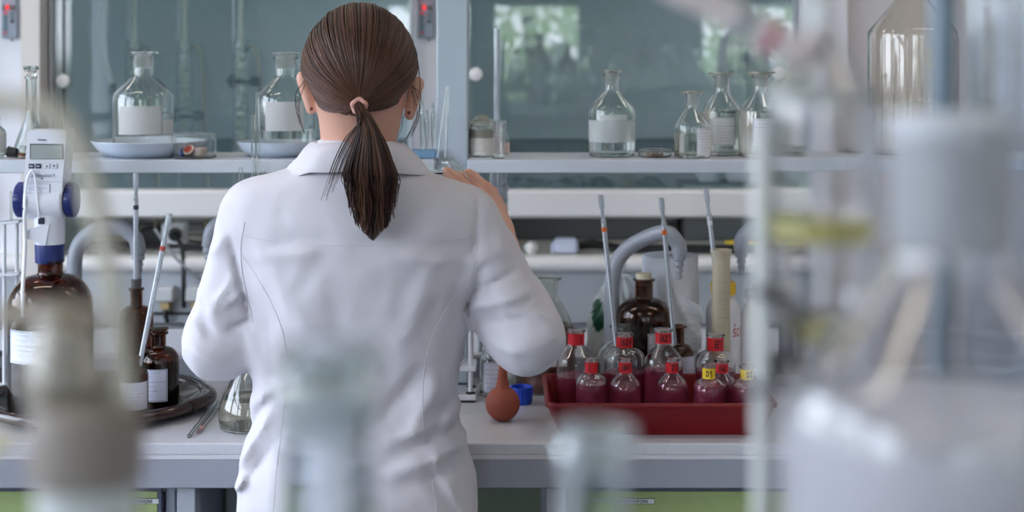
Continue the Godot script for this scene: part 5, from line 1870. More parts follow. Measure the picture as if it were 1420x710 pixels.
	o = bench_thing("plastic_bag", "crumpled white plastic bag with green print beside the grey tap", "bag", 853, d)
	var bag := sh()
	bag.colored = true
	var rows := []
	var nz := FastNoiseLite.new()
	nz.seed = 3
	nz.frequency = 16.0
	var hgt := (bb - 378) * s
	for r in 49:
		var t := r / 48.0
		var row := []
		var wdt: float = lerpf(33, 37, sin(t * 2.4)) * s * (1.0 if t < 0.55 else lerpf(1.0, 0.42, smoothstep(0.55, 1.0, t)))
		if r == 0 or r == 48: wdt *= 0.15
		for k in 84:
			var a := TAU * k / 84
			var rr := wdt * (1.0 + 0.35 * nz.get_noise_3d(sin(a) * 0.03 * 3, t * 0.2, cos(a) * 0.03 * 3))
			row.append(Vector3(sin(a) * rr + (t - 0.5) * 0.012, t * hgt, cos(a) * rr * 0.55))
		rows.append(row)
	bag.sheet(rows, true, true)
	for k in bag.v.size():
		var p := bag.v[k]
		var ppx := 853.0 + p.x / s
		var ppy := bb - p.y / s
		var green := (pow((ppx - 829) / 9.0, 2) + pow((ppy - 436) / 22.0, 2) < 1.0) or (pow((ppx - 849) / 12.0, 2) + pow((ppy - 452) / 16.0, 2) < 1.0)
		bag.c[k] = Color(0.004, 0.09, 0.045) if green and p.z > -0.005 else Color(0.74, 0.77, 0.77)
	var bagm := paint("bag_plastic", Color.WHITE, 0.35)
	bagm.vertex_color_use_as_albedo = true
	bagm.backlight_enabled = true
	bagm.backlight = Color(0.12, 0.12, 0.12)
	bagm.cull_mode = BaseMaterial3D.CULL_DISABLED
	part("bag_skin", bag.mesh(), bagm, o)
	var frill := sh()
	for k in 9:
		var a := TAU * k / 9
		frill.tube([Vector3(0.006, hgt * 0.98, 0), Vector3(0.006 + sin(a) * 0.014, hgt + 0.012 + 0.004 * (k % 3), cos(a) * 0.010)], [0.0022, 0.004], 5)
	part("bag_knot", frill.mesh(), bagm, o).set_meta("kind", "stuff")
	# --- measuring cylinder with a pipette in it
	d = 2.69
	s = d / F
	bb = bench_base(d)
	o = bench_thing("measuring_cylinder", "tall frosted plastic measuring cylinder in front of the yellow capped bottle", "cylinder", 1000, d)
	var fp := glass("frosted_plastic", srgb(226, 214, 190), 0.55, 0.62)
	var ct := (bb - 346) * s
	part("cylinder_tube", sh().lathe(prof([[0, 0.006], [12.5 * s, 0.006, 0.002], [12.5 * s, ct - 10 * s, 0.006], [15.5 * s, ct, 0.001], [14 * s, ct, 0.001], [11.2 * s, ct - 10 * s, 0.006], [11.2 * s, 0.009, 0.002], [0, 0.009]]), 32).mesh(), fp, o)
	part("cylinder_foot", sh().lathe(prof([[0, 0], [24 * s, 0, 0.001], [24 * s, 0.004, 0.002], [13 * s, 0.008, 0.003], [0, 0.008]]), 6).mesh(), fp, o)
	for k in 12:
		part("scale_mark", sh().arc(12.5 * s + 0.0002, 0.03 + k * 0.016, 0.0306 + k * 0.016, -0.5, 0.3 + 0.3 * (k % 2), 8).mesh(), paint("scale_faint", srgb(190, 172, 140), 0.7), o)
	pipette("thin pipette leaning in the frosted measuring cylinder", W(1003, 470, 2.693), W(979, 262, 2.685), srgb(200, 200, 205))
	# --- white bottles
	d = 2.76
	s = d / F
	bb = bench_base(d)
	o = bench_thing("plastic_bottle", "white plastic bottle with a yellow cap and red lettering behind the frosted cylinder", "bottle", 1003, d)
	var pw := paint("plastic_white", srgb(222, 220, 226), 0.4)
	part("bottle_body", sh().lathe(prof([[0, 0], [24 * s, 0, 0.004], [24 * s, (bb - 424) * s, 0.014], [12 * s, (bb - 408) * s, 0.004], [12 * s, (bb - 400) * s], [0, (bb - 400) * s]]), 36).mesh(), pw, o)
	part("cap", sh().lathe(prof([[0, (bb - 408) * s], [17 * s, (bb - 408) * s, 0.001], [18 * s, (bb - 391) * s, 0.003], [0, (bb - 390) * s]]), 28).mesh(), paint("cap_yellow", srgb(232, 186, 32), 0.4), o)
	var im := Image.create(128, 96, false, Image.FORMAT_RGB8)
	im.fill(srgb(222, 220, 226))
	write(im, "S'CIEK", 22, 40, 34, 5, srgb(170, 30, 40))
	wrap_label(o, 24 * s, (bb - 470) * s, (bb - 440) * s, 0.25, 1.45, from_image("red_lettering", im), "red_lettering")
	o = bench_thing("plastic_bottle", "white wash bottle with a sloping shoulder right of the yellow capped one", "bottle", 1042, 2.77)
	part("bottle_body", sh().lathe(prof([[0, 0], [19 * s, 0, 0.004], [19 * s, (bb - 448) * s, 0.02], [7 * s, (bb - 420) * s, 0.006], [7 * s, (bb - 408) * s], [0, (bb - 408) * s]]), 32).mesh(), pw, o)
	part("spout", sh().tube(curve([Vector3(0, (bb - 412) * s, 0), Vector3(0, (bb - 395) * s, 0), Vector3(0.02, (bb - 388) * s, 0), Vector3(0.05, (bb - 405) * s, 0)], 6), 0.0025, 10).mesh(), pw, o)
	part("cap", sh().lathe(prof([[0, (bb - 415) * s], [9 * s, (bb - 415) * s, 0.001], [8 * s, (bb - 402) * s, 0.002], [0, (bb - 401) * s]]), 24).mesh(), paint("cap_grey", srgb(190, 196, 200), 0.5), o)
	# --- taps
	faucet("grey gooseneck tap with a slanting arm between the bag and the paper roll", [Vector3(X(847, 2.735), BENCH, -2.735), W(848, 450, 2.735), W(851, 378, 2.735), W(868, 347, 2.735), W(900, 328, 2.72), W(925, 323, 2.70), W(940, 338, 2.70), W(942, 352, 2.70)], 0)
	faucet("grey gooseneck tap behind the amber bottle with the rubber stopper", [Vector3(X(104, 2.77), BENCH, -2.77), W(104, 430, 2.77), W(105, 352, 2.77), W(128, 322, 2.77), W(164, 316, 2.77), W(187, 330, 2.77), W(192, 352, 2.77)], 0)
	faucet("grey gooseneck tap behind the wash bottle, mostly hidden by the glass column", [Vector3(X(1090, 2.77), BENCH, -2.77), W(1090, 430, 2.77), W(1088, 340, 2.77), W(1070, 316, 2.77), W(1046, 316, 2.77), W(1030, 330, 2.77), W(1028, 348, 2.77)], 0)
	faucet("grey gooseneck tap almost hidden behind the person's left upper arm", [Vector3(X(360, 2.77), BENCH, -2.77), W(360, 430, 2.77), W(358, 340, 2.77), W(340, 312, 2.77), W(310, 308, 2.77), W(294, 320, 2.77), W(290, 342, 2.77)], 0)
	build_brown_tray()

func build_red_tray() -> void:
	var cg := glass("thin_glass", Color(0.985, 0.985, 0.985))
	var red := paint("tray_red", srgb(116, 4, 17), 0.35)
	var x0 := X(757, 2.378)
	var x1 := x0 + 0.375
	var z0 := -2.378
	var z1 := -2.610
	var h := 0.056
	var o := thing("red_tray", "red plastic tray holding small bottles of wine red liquid", "tray", Vector3((x0 + x1) / 2, BENCH, (z0 + z1) / 2))
	var hx := (x1 - x0) / 2
	var hz := (z0 - z1) / 2
	var rows := []
	# outer wall up, over the rim, down inside: rings of a rounded rectangle
	for e in [[-0.024, 0.0], [-0.0225, 0.001], [-0.003, h - 0.008], [0.001, h - 0.008], [0.001, h - 0.002], [-0.001, h], [-0.005, h], [-0.0065, h - 0.003], [-0.0255, 0.0045], [-0.03, 0.003]]:
		var row := []
		for q in 4:
			for k in 7:
				var a := PI / 2 * (q + k / 6.0)
				var c := Vector2([1, -1, -1, 1][q] * (hx - 0.02), [1, 1, -1, -1][q] * (hz - 0.02))
				var r: float = 0.02 + e[0]
				if r < 0.002:
					c += Vector2([1, -1, -1, 1][q], [1, 1, -1, -1][q]) * (r - 0.002)
					r = 0.002
				row.append(Vector3(c.x + cos(a) * r, e[1], c.y + sin(a) * r))
		rows.append(row)
	var t := sh()
	t.sheet(rows, true)
	var inside := sh()
	part("tray_wall", t.mesh(), red, o)
	part("tray_floor", bx(Vector3(hx * 2 - 0.05, 0.003, hz * 2 - 0.05), Vector3(0, 0.0022, 0), 0.0005), red, o)
	var floor_y := BENCH + 0.0038
	var wine := glass("wine_liquid", srgb(226, 110, 148), 0.0, 0.34, 0.033)
	# [column, depth, R px, level row, top row, shoulder row, neck row, colour, text, label words, tilt]
	var red_l := srgb(206, 20, 36)
	var yel := srgb(230, 196, 44)
	var list := [
		[799, 2.548, 27.5, 520, 457, 497, 478, red_l, " I", "taller wine red bottle in the left back corner of the red tray", 0.5],
		[866, 2.552, 28, 515, 462, 500, 481, red_l, "BZ6", "taller bottle with a red neck band, second along the back of the red tray", 0.22],
		[920, 2.530, 27.5, 510, 456, 498, 476, red_l, "BZT", "taller bottle with a red neck band in front of the big amber bottle", 0.25],
		[992, 2.545, 28, 512, 463, 503, 486, red_l, "BT", "taller bottle with a red neck band at the right of the tray's back row", 0.5],
		[820, 2.450, 21.5, 531, 497, 531, 517, red_l, "I", "short wine red bottle with a plain red band, leftmost of the front row", 0.02],
		[867, 2.450, 21.5, 533, 497, 531, 517, red_l, "BR1", "short wine red bottle with a white mark on its side, front row", 0.45],
		[932, 2.450, 21.5, 531, 497, 531, 517, red_l, "2T2", "short wine red bottle with slanted writing, middle of the front row", 0.35],
		[1001, 2.505, 21.5, 530, 499, 530, 517, red_l, "B6", "short bottle with a red band half hidden behind the yellow banded one", 0.4],
		[983, 2.430, 21.5, 533, 505, 540, 525, yel, "D1", "short wine red bottle with a yellow neck band in front of the taller ones", 0.1],
		[1036, 2.440, 21.5, 535, 507, 541, 526, yel, "D2", "short wine red bottle with a yellow neck band, rightmost in the tray", 0.15]]
	var n := 0
	for e in list:
		var d: float = e[1]
		var s := d / F
		var bs := HOR + (EYE - floor_y) * F / d
		var small: bool = e[2] < 25
		var rn := 9.0 if small else 11.5
		var b := px_bottle(d, bs, e[2], e[5], e[6], rn - 0.6, e[4], rn + 2.0, {"fil": 0.008, "wall": 0.0018, "lip": 0.004})
		if n in [1, 3, 4, 8, 9]: b["dome"] = 1
		var bt := thing("sample_bottle", e[9], "bottle", Vector3(X(e[0], d), floor_y, -d), "sample bottles in the red tray")
		bottle(bt, b, cg, wine, (bs - e[3]) * s, 32)
		var y1: float = b.ht - 0.0055
		var y0: float = b.he + 0.001
		part("neck_band", sh().arc(b.rn + 0.0006, y0, y1, -1.9, 1.9, 24).mesh(), marker_label("band_text_%d" % n, e[8], e[7], [0.06, -0.05, 0.0, 0.04][n % 4], 0.36 + (0.1 if n % 3 == 0 else 0.0)), bt)
		part("stopper", sh().lathe(prof([[0, y0], [b.rn - 0.0024, y0, 0.001], [b.rn - 0.0022, b.ht - 0.001, 0.001], [0, b.ht - 0.001]]), 20).mesh(), glass("stopper_pink", srgb(236, 208, 208), 0.2, 0.3), bt)
		if n == 5 or n == 0:
			var ring := sh()
			for k in 10:
				var a := TAU * k / 10
				ring.ball(Vector3(0.0065 * cos(a), 0.0065 * sin(a), 0), Vector3.ONE * 0.0011, 6)
			ring.ball(Vector3.ZERO, Vector3(0.0042, 0.0042, 0.0006), 12)
			var mk := part("white_mark", ring.mesh(), paint("mark_white", srgb(225, 215, 220), 0.6), bt)
			var a2 := -0.55 if n == 5 else 0.9
			mk.position = Vector3(sin(a2), 0, cos(a2)) * b.R + Vector3(0, 0.026, 0)
			mk.rotation.y = a2
		n += 1

func build_brown_tray() -> void:
	var cg := clear_glass()
	var ag := amber_glass()
	var cx := 137.0
	var d := 2.58
	var o := bench_thing("brown_tray", "round dark brown glazed tray with a rolled rim carrying the amber bottles", "tray", cx, d)
	var glaze := paint("brown_glaze", srgb(44, 22, 17), 0.10)
	glaze.clearcoat_enabled = true
	glaze.clearcoat = 0.3
	var R := 0.183
	part("tray_pan", sh().lathe(prof([[0, 0], [R - 0.035, 0, 0.004], [R - 0.012, 0.012, 0.01], [R, 0.022, 0.002], [R - 0.004, 0.0235, 0.001], [R - 0.018, 0.014, 0.01], [R - 0.038, 0.004, 0.004], [0, 0.004]]), 64).mesh(), glaze, o)
	var rim := []
	for k in 65:
		var a := TAU * k / 64
		rim.append(Vector3(sin(a) * R, 0.0195, cos(a) * R))
	part("rolled_rim", sh().tube(rim, 0.0095, 12, false).mesh(), glaze, o)
	for sd in [-1.0, 1.0]:
		var hp := []
		for k in 9:
			var a: float = sd * (PI / 2 - 0.05) + (k - 4) * 0.075
			var out := R + 0.001 + 0.011 * sin(PI * k / 8.0)
			hp.append(Vector3(sin(a) * out, 0.021, cos(a) * out))
		part("handle", sh().tube(curve(hp, 3), 0.0115, 12).mesh(), glaze, o)
	var fy := BENCH + 0.0045
	# tall amber bottle with a rubber stopper
	d = 2.665
	var s := d / F
	var bs := HOR + (EYE - fy) * F / d
	o = thing("amber_bottle", "tall slim amber bottle with a grey rubber stopper and a pipette through it", "bottle", Vector3(X(189, d), fy, -d), "amber bottles")
	var b := px_bottle(d, bs, 23.5, 438, 424, 8.5, 399, 11, {"dome": 1})
	bottle(o, b, ag, glass("dark_liquid", Color.WHITE), (bs - 480) * s)
	part("rubber_stopper", sh().lathe(prof([[0, b.ht - 0.012], [6 * s, b.ht - 0.012], [7.6 * s, b.ht + 12 * s, 0.001], [0, b.ht + 12 * s]]), 20).mesh(), paint("rubber_grey", srgb(84, 80, 84), 0.7), o)
	pipette("upright graduated pipette passing through the grey rubber stopper", W(188.5, 500, 2.666), W(188.5, 240, 2.666), srgb(40, 40, 46))
	# amber bottle with label and glass disc stopper
	d = 2.555
	s = d / F
	bs = HOR + (EYE - fy) * F / d
	o = thing("amber_bottle", "amber bottle with flat dark stopper and printed white label on the brown tray", "bottle", Vector3(X(220, d), fy, -d), "amber bottles")
	b = px_bottle(d, bs, 28, 500, 481, 10, 460, 13.5, {"dome": 1})
	bottle(o, b, ag, glass("dark_liquid", Color.WHITE), (bs - 505) * s)
	disc_stopper(o, b, 14.5 * s, ag, 0.003)
	wrap_label(o, b.R, (bs - 551) * s, (bs - 507) * s, -1.25, 0.66, mats["amber_label"])
	# low amber bottle in front
	d = 2.47
	s = d / F
	bs = HOR + (EYE - fy) * F / d
	o = thing("amber_bottle", "low amber bottle with a white label, its neck hidden behind the blurred hose", "bottle", Vector3(X(186, d), fy, -d), "amber bottles")
	b = px_bottle(d, bs, 19.5, 521, 508, 7, 494, 9, {"dome": 1})
	bottle(o, b, ag)
	wrap_label(o, b.R, (bs - 565) * s, (bs - 527) * s, -1.0, 1.35, print_label("low_label", 63, Color(0.8, 0.8, 0.84), Color(0.32, 0.32, 0.4), 140, 120, 6, false))
	pipette("thick graduated pipette with a red band leaning out of the low amber bottle", W(184, 555, 2.472), W(235, 296, 2.56), srgb(170, 60, 52))
	# the big bottle and the titrator head
	d = 2.56
	s = d / F
	bs = HOR + (EYE - fy) * F / d
	o = thing("amber_bottle", "very large amber bottle under the white titrator with blue knobs", "bottle", Vector3(X(70, d), fy, -d), "amber bottles")
	b = px_bottle(d, bs, 57.5, 425, 380, 17, 360, 19, {"dome": 1, "wall": 0.003})
	bottle(o, b, ag, glass("dark_liquid", Color.WHITE), (bs - 440) * s, 48)
	wrap_label(o, b.R, (bs - 494) * s, (bs - 449) * s, ang(28, 70, 57.5), ang(97, 70, 57.5), print_label("big_label", 64, Color(0.83, 0.85, 0.9), Color(0.45, 0.47, 0.55), 160, 110, 5))
	titrator(Vector3(X(69, d), Y(364, d), -d), s)
	# black instrument behind at the left edge
	o = bench_thing("black_instrument", "black stepped instrument box at the left edge behind the big amber bottle", "instrument", 2, 2.795)
	part("box_body", bx(Vector3(0.06, 0.03, 0.04), Vector3(0, 0.015, 0)), paint("instrument_black", srgb(34, 34, 36), 0.5), o)
	part("box_step", bx(Vector3(0.045, 0.02, 0.035), Vector3(-0.004, 0.04, 0)), paint("instrument_grey", srgb(90, 92, 96), 0.5), o)
	part("knob", sh().lathe(prof([[0, 0.05], [0.008, 0.05, 0.001], [0.008, 0.058, 0.001], [0, 0.058]]), 16).mesh(), paint("instrument_black", Color.WHITE), o)
	# white stand with thin posts at the left edge
	o = bench_thing("pipette_stand", "thin white stand with two plates and upright posts at the left edge", "stand", 12, 2.74)
	var rw := paint("rack_white", Color.WHITE)
	s = 2.74 / F
	bs = bench_base(2.74)
	part("stand_base", bx(Vector3(0.05, 0.008, 0.03), Vector3(0, 0.004, 0)), rw, o)
	for e in [[-4, 0.008], [10, -0.006]]:
		part("stand_post", sh().tube([Vector3(e[0] * s, 0.006, e[1]), Vector3(e[0] * s, (bs - 306) * s, e[1])], 0.0034, 10).mesh(), rw, o)
	for y in [308, 380]:
		part("stand_plate", sh().box(Vector3(0.048, 0.005, 0.03), Vector3(0, (bs - y) * s, 0), 0.001, Basis(Vector3(0, 0, 1), 0.10)).mesh(), rw, o)
	o = thing("glass_dropper", "thin glass dropper standing on top of the white stand at the left edge", "dropper", Vector3(X(16, 2.74), BENCH + (bs - 305) * s, -2.74))
	part("glass_tube", sh().pipe([Vector3.ZERO, Vector3(-0.001, 40 * s, 0)], 0.0022, 0.0007, 10).mesh(), cg, o)

func titrator(at: Vector3, s: float) -> void:
	# at: foot of the blue collar; rows below are counted from picture row 364
	var o := thing("bottle_titrator", "white digital titrator with dark blue knobs screwed onto the largest amber bottle", "titrator", at)
	var wh := paint("device_white", srgb(218, 220, 230), 0.35)
	var blue := paint("device_blue", srgb(18, 36, 104), 0.35)
	var navy := paint("device_navy", srgb(26, 30, 62), 0.4)
	var u := func(py: float) -> float: return (364.0 - py) * s
	var v := func(px: float) -> float: return (px - 69.0) * s
	part("collar", sh().lathe(prof([[0, 0], [19.5 * s, 0, 0.001], [20 * s, u.call(338), 0.001], [0, u.call(338)]]), 10).mesh(), blue, o, "dark blue faceted collar")
	part("neck_body", sh().lathe(prof([[0, u.call(338)], [20.5 * s, u.call(338), 0.001], [20.5 * s, u.call(303), 0.001], [20.3 * s, u.call(302)], [20 * s, u.call(300), 0.004], [10 * s, u.call(286), 0.006], [0, u.call(285)]]), 32).mesh(), wh, o)
	# clip that holds the tube, on the left
	part("tube_clip", sh().prism(PackedVector2Array([Vector2(v.call(39), u.call(328)), Vector2(v.call(48), u.call(329)), Vector2(v.call(70), u.call(338)), Vector2(v.call(75), u.call(309)), Vector2(v.call(66), u.call(309)), Vector2(v.call(48), u.call(316)), Vector2(v.call(39), u.call(316))]), 0.024, Transform3D(Basis(), Vector3(0, 0, 0.016))).mesh(), wh, o)
	part("blue_plug", bx(Vector3(8 * s, 9 * s, 0.01), Vector3(v.call(64), u.call(304), 0.024), 0.001), navy, o)
	# housing with knobs on either side (axis along x)
	var turn := Basis(Vector3(0, 0, 1), PI / 2)
	part("housing", sh().lathe(prof([[0, v.call(92)], [27 * s, v.call(92), 0.004], [27.5 * s, v.call(68), 0.002], [27 * s, v.call(40), 0.004], [0, v.call(40)]].map(func(q): return [q[0], -q[1], q[2]] if q.size() > 2 else [q[0], -q[1]])), 36, Transform3D(turn, Vector3(0, u.call(277), 0))).mesh(), wh, o)
	for e in [[24.0, 38.0], [93.0, 106.0]]:
		var ks := sh()
		var x0: float = -v.call(e[1])
		var x1: float = -v.call(e[0])
		ks.lathe(prof([[0, x0], [23 * s, x0, 0.003], [24.5 * s, (x0 + x1) / 2, 0.004], [23 * s, x1, 0.003], [0, x1]]), 36, Transform3D(turn, Vector3(0, u.call(277), 0)))
		var kn := part("knob", ks.mesh(), blue, o, "dark blue ribbed hand wheel")
		for k in 24:
			var a := TAU * k / 24
			part("knob_rib", sh().tube([Vector3(-x0 - 0.002, u.call(277) + cos(a) * 24 * s, sin(a) * 24 * s), Vector3(-x1 + 0.002, u.call(277) + cos(a) * 24 * s, sin(a) * 24 * s)], 0.0009, 5).mesh(), blue, kn)
	# display head: a slightly tapering slab
	var hd := sh()
	var zf := 0.030
	hd.prism(PackedVector2Array([Vector2(v.call(39), u.call(286)), Vector2(v.call(92), u.call(286)), Vector2(v.call(94), u.call(250)), Vector2(v.call(100), u.call(184)), Vector2(v.call(97), u.call(179)), Vector2(v.call(50), u.call(179)), Vector2(v.call(46), u.call(183)), Vector2(v.call(41), u.call(250))]), 0.05, Transform3D(Basis(), Vector3(0, 0, zf - 0.025)))
	var head := part("display_head", hd.mesh(), wh, o)
	var z := zf + 0.0008
	part("bezel", bx(Vector3(46 * s, 21 * s, 0.002), Vector3(v.call(72.5), u.call(208.5), z), 0.0006), paint("bezel_dark", srgb(58, 62, 72), 0.4), head)
	part("display", bx(Vector3(44 * s, 19 * s, 0.002), Vector3(v.call(73), u.call(209), z + 0.0006), 0.0005), paint("lcd_grey", srgb(150, 158, 156), 0.25), head)
	for e in [[51.5, 0], [61, 0], [73, 1], [83, 1]]:
		var bt := part("key", bx(Vector3(7.4 * s, 6.6 * s, 0.0025), Vector3(v.call(e[0]), u.call(228.5), z), 0.001), navy if e[1] == 0 else wh, head)
		if e[1] == 1:
			part("key_outline", bx(Vector3(8 * s, 7.2 * s, 0.0016), Vector3(v.call(e[0]), u.call(228.5), z - 0.0002), 0.0006), paint("outline_grey", srgb(150, 154, 166), 0.5), bt)
			var up: bool = e[0] == 73
			part("arrow", sh().prism(PackedVector2Array([Vector2(-1.6 * s, -1.2 * s if up else 1.2 * s), Vector2(1.6 * s, -1.2 * s if up else 1.2 * s), Vector2(0, 1.6 * s if up else -1.6 * s)]), 0.0006, Transform3D(Basis(), Vector3(v.call(e[0]), u.call(228.5), z + 0.0016))).mesh(), navy, bt)
		else:
			part("key_print", bx(Vector3(4.6 * s, 1.4 * s, 0.0004), Vector3(v.call(e[0]), u.call(228.5), z + 0.0015), 0.0001), paint("print_grey", srgb(190, 194, 205), 0.5), bt)
	var tm := part("lettering", text_mesh("Continuous E", 6.2 * s, "Droid Sans"), paint("print_blue", srgb(90, 100, 140), 0.5), head)
	tm.position = Vector3(v.call(66), u.call(241.5), zf + 0.0004)
	var t2 := part("lettering", text_mesh("Techno", 3.6 * s, "Droid Sans", true), paint("print_blue", Color.WHITE), head)
	t2.position = Vector3(v.call(66), u.call(192.5), zf + 0.0004)
	part("arrow_mark", sh().prism(PackedVector2Array([Vector2(-2 * s, 0), Vector2(2 * s, 0), Vector2(0, 2 * s)]), 0.0006, Transform3D(Basis(), Vector3(v.call(66), u.call(246.5), zf + 0.0003))).mesh(), navy, head)
	part("edge_line", bx(Vector3(52 * s, 0.0006, 0.0006), Vector3(v.call(67), u.call(250), zf), 0.0001), paint("outline_grey", Color.WHITE), head)
	part("sticker_back", bx(Vector3(34 * s, 13 * s, 0.0008), Vector3(v.call(60.5), u.call(259.5), zf + 0.0003), 0.0002), paint("sticker_grey", srgb(100, 104, 124), 0.5), head)
	var stick := part("sticker", sh().box(Vector3(32.5 * s, 12 * s, 0.0008), Vector3.ZERO, 0.0002).mesh(), print_label("sticker_print", 71, Color(0.88, 0.89, 0.94), Color(0.2, 0.22, 0.4), 160, 60, 3, false), head)
	stick.position = Vector3(v.call(60), u.call(259.3), zf + 0.0007)
	# white tubes
	part("outlet_tube", sh().tube(curve([Vector3(v.call(62), u.call(300), 0.030), Vector3(v.call(60), u.call(260), 0.036), Vector3(v.call(57), u.call(239), 0.037), Vector3(v.call(53), u.call(235), 0.037), Vector3(v.call(47), u.call(248), 0.036), Vector3(v.call(44.5), u.call(275), 0.036), Vector3(v.call(44), u.call(292), 0.034)], 8), 1.5 * s, 10).mesh(), paint("tube_white", srgb(228, 230, 238), 0.3), o)
	part("outlet_tube", sh().tube(curve([Vector3(v.call(44), u.call(288), 0.034), Vector3(v.call(43), u.call(296), 0.034), Vector3(v.call(43.5), u.call(330), 0.033), Vector3(v.call(46), u.call(375), 0.050), Vector3(v.call(49), u.call(400), 0.066), Vector3(v.call(53), u.call(428), 0.078)], 8), 2.6 * s, 12).mesh(), paint("tube_white", Color.WHITE), o)

# ---------------------------------------------------------------- glassware close to the lens
func near_thing(called: String, label: String, cat: String, cx: float, d: float) -> Node3D:
	return thing(called, label, cat, Vector3(X(cx, d), NEAR_SHELF, -d))

func build_near_things() -> void:
	var cg := glass("near_glass", Color(0.992, 0.992, 0.998))
	var frost := glass("frosted_glass", srgb(216, 220, 220), 0.45, 0.25)
	var steel := paint("steel", Color.WHITE)
	# the shelf they stand on, just below the picture
	var o := thing("glassware_shelf", "narrow grey shelf under the blurred glassware in front of the lens", "shelf", Vector3(0, 0, -0.53))
	part("shelf_board", bx(Vector3(1.3, 0.02, 0.34), Vector3(0, NEAR_SHELF - 0.01, 0), 0.003), paint("shelf_grey", Color.WHITE), o)
	for x in [-0.6, 0.6]:
		part("shelf_leg", bx(Vector3(0.04, NEAR_SHELF - 0.02, 0.04), Vector3(x, (NEAR_SHELF - 0.02) / 2, 0), 0.003), paint("bench_frame", Color.WHITE), o)
	# right: large bottle of milky liquid
	var d := 0.50
	var s := d / F
	var bs := HOR + (EYE - NEAR_SHELF) * F / d
	o = near_thing("reagent_bottle", "large blurred clear bottle with a frosted neck and milky contents, nearest the lens", "bottle", 1318, d)
	var b := px_bottle(d, bs, 232, 545, 368, 82, 178, 92, {"fil": 0.014, "fn": 0.006, "wall": 0.0024, "lip": 0.004})
	bottle(o, b, cg, glass("milky_liquid", srgb(244, 244, 252), 0.3, 0.96), (bs - 570) * s, 64)
	part("ground_stopper", sh().lathe(prof([[0, (bs - 345) * s], [76 * s, (bs - 345) * s, 0.002], [79 * s, (bs - 180) * s, 0.001], [80 * s, (bs - 172) * s, 0.002], [86 * s, (bs - 168) * s, 0.002], [86 * s, (bs - 158) * s, 0.002], [0, (bs - 156) * s]]), 40).mesh(), glass("frosted_stopper", srgb(240, 243, 250), 0.5, 0.75), o)
	# glass column with a yellow layer, on a clamp stand
	d = 0.60
	s = d / F
	bs = HOR + (EYE - NEAR_SHELF) * F / d
	o = near_thing("glass_column", "tall blurred glass column with a yellow liquid layer, left of the large milky bottle", "column", 1138, d)
	var y := func(py: float) -> float: return (bs - py) * s
	part("column_glass", sh().lathe(prof([[0, y.call(476)], [40 * s, y.call(470), 0.004], [70 * s, y.call(430), 0.008], [72 * s, y.call(170), 0.006], [70 * s, y.call(130), 0.003], [48 * s, y.call(100), 0.004], [20 * s, y.call(50), 0.004], [18 * s, y.call(-40)], [14 * s, y.call(-40)], [16 * s, y.call(52), 0.004], [44 * s, y.call(103), 0.004], [66 * s, y.call(134), 0.003], [67 * s, y.call(170), 0.006], [65 * s, y.call(428), 0.008], [36 * s, y.call(464), 0.004], [0, y.call(469)]]), 48).mesh(), cg, o)
	part("joint_ring", sh().lathe(prof([[72 * s, y.call(142)], [79 * s, y.call(140), 0.001], [79 * s, y.call(124), 0.001], [70 * s, y.call(124)], [72 * s, y.call(142)]]), 40).mesh(), frost, o)
	part("yellow_layer", sh().lathe(prof([[0, y.call(332)], [66 * s, y.call(332)], [67.2 * s, y.call(298)], [0, y.call(298)]]), 40).mesh(), glass("yellow_layer", srgb(253, 246, 165), 0.1, 0.5, 0.033), o)
	part("yellow_foot", sh().lathe(prof([[0, y.call(469)], [36 * s, y.call(464.5), 0.004], [50 * s, y.call(446)], [0, y.call(446)]]), 40).mesh(), glass("yellow_layer", Color.WHITE), o)
	part("drain_tube", sh().pipe([Vector3(0, y.call(474), 0), Vector3(0, 0.0, 0)], 0.006, 0.0015).mesh(), cg, o)
	o = near_thing("clamp_stand", "pale blurred stand rod with a dark clamp left of the glass column", "stand", 1056, 0.60)
	part("stand_base", bx(Vector3(0.05, 0.01, 0.08), Vector3(0.0, 0.005, 0), 0.002), paint("stand_grey", Color.WHITE), o)
	part("stand_rod", sh().tube([Vector3(0, 0.008, 0), Vector3(0, y.call(190), 0)], 12.5 * s, 16).mesh(), paint("rod_pale", srgb(218, 221, 218), 0.25), o)
	part("clamp", sh().tube(curve([Vector3(-10 * s, y.call(402), 0.006), Vector3(15 * s, y.call(406), 0.008), Vector3(42 * s, y.call(420), 0.008), Vector3(48 * s, y.call(450), 0.006), Vector3(42 * s, y.call(500), 0.0)], 6), 9 * s, 10).mesh(), paint("clamp_iron", srgb(70, 68, 72), 0.5, 0.3), o)
	part("clamp_screw", sh().tube([Vector3(-22 * s, y.call(536), 0.004), Vector3(40 * s, y.call(532), 0.004)], 8 * s, 12).mesh(), paint("clamp_steel", srgb(150, 150, 154), 0.35, 0.7), o)
	part("clamp_arm", sh().tube([Vector3(0, y.call(500), 0), Vector3(42 * s, y.call(498), 0.0)], 7 * s, 10).mesh(), paint("clamp_iron", Color.WHITE), o)
	o = near_thing("glass_tube", "slim blurred glass tube standing right of the glass column", "glass tube", 1204, 0.62)
	var s62 := 0.62 / F
	part("glass_wall", sh().pipe([Vector3(0, 0, 0), Vector3(0, Y(150, 0.62) - NEAR_SHELF, 0)], 14 * s62, 0.0014, 18).mesh(), cg, o)
	part("tube_foot", sh().lathe(prof([[14 * s62, 0], [26 * s62, 0, 0.001], [26 * s62, 0.003, 0.001], [14 * s62, 0.004]]), 20).mesh(), cg, o)
	# hose at the top right
	o = thing("rubber_hose", "pale pink blurred rubber hose coming down from the top to the glass column", "hose", W(1136, 60, 0.60))
	var hp := []
	for e in [[1136, 42, 0.60], [1128, 66, 0.60], [1108, 72, 0.60], [1080, 56, 0.60], [1040, 34, 0.60], [990, 8, 0.60], [930, -22, 0.60], [880, -60, 0.62]]:
		hp.append(W(e[0], e[1], e[2]) - o.position)
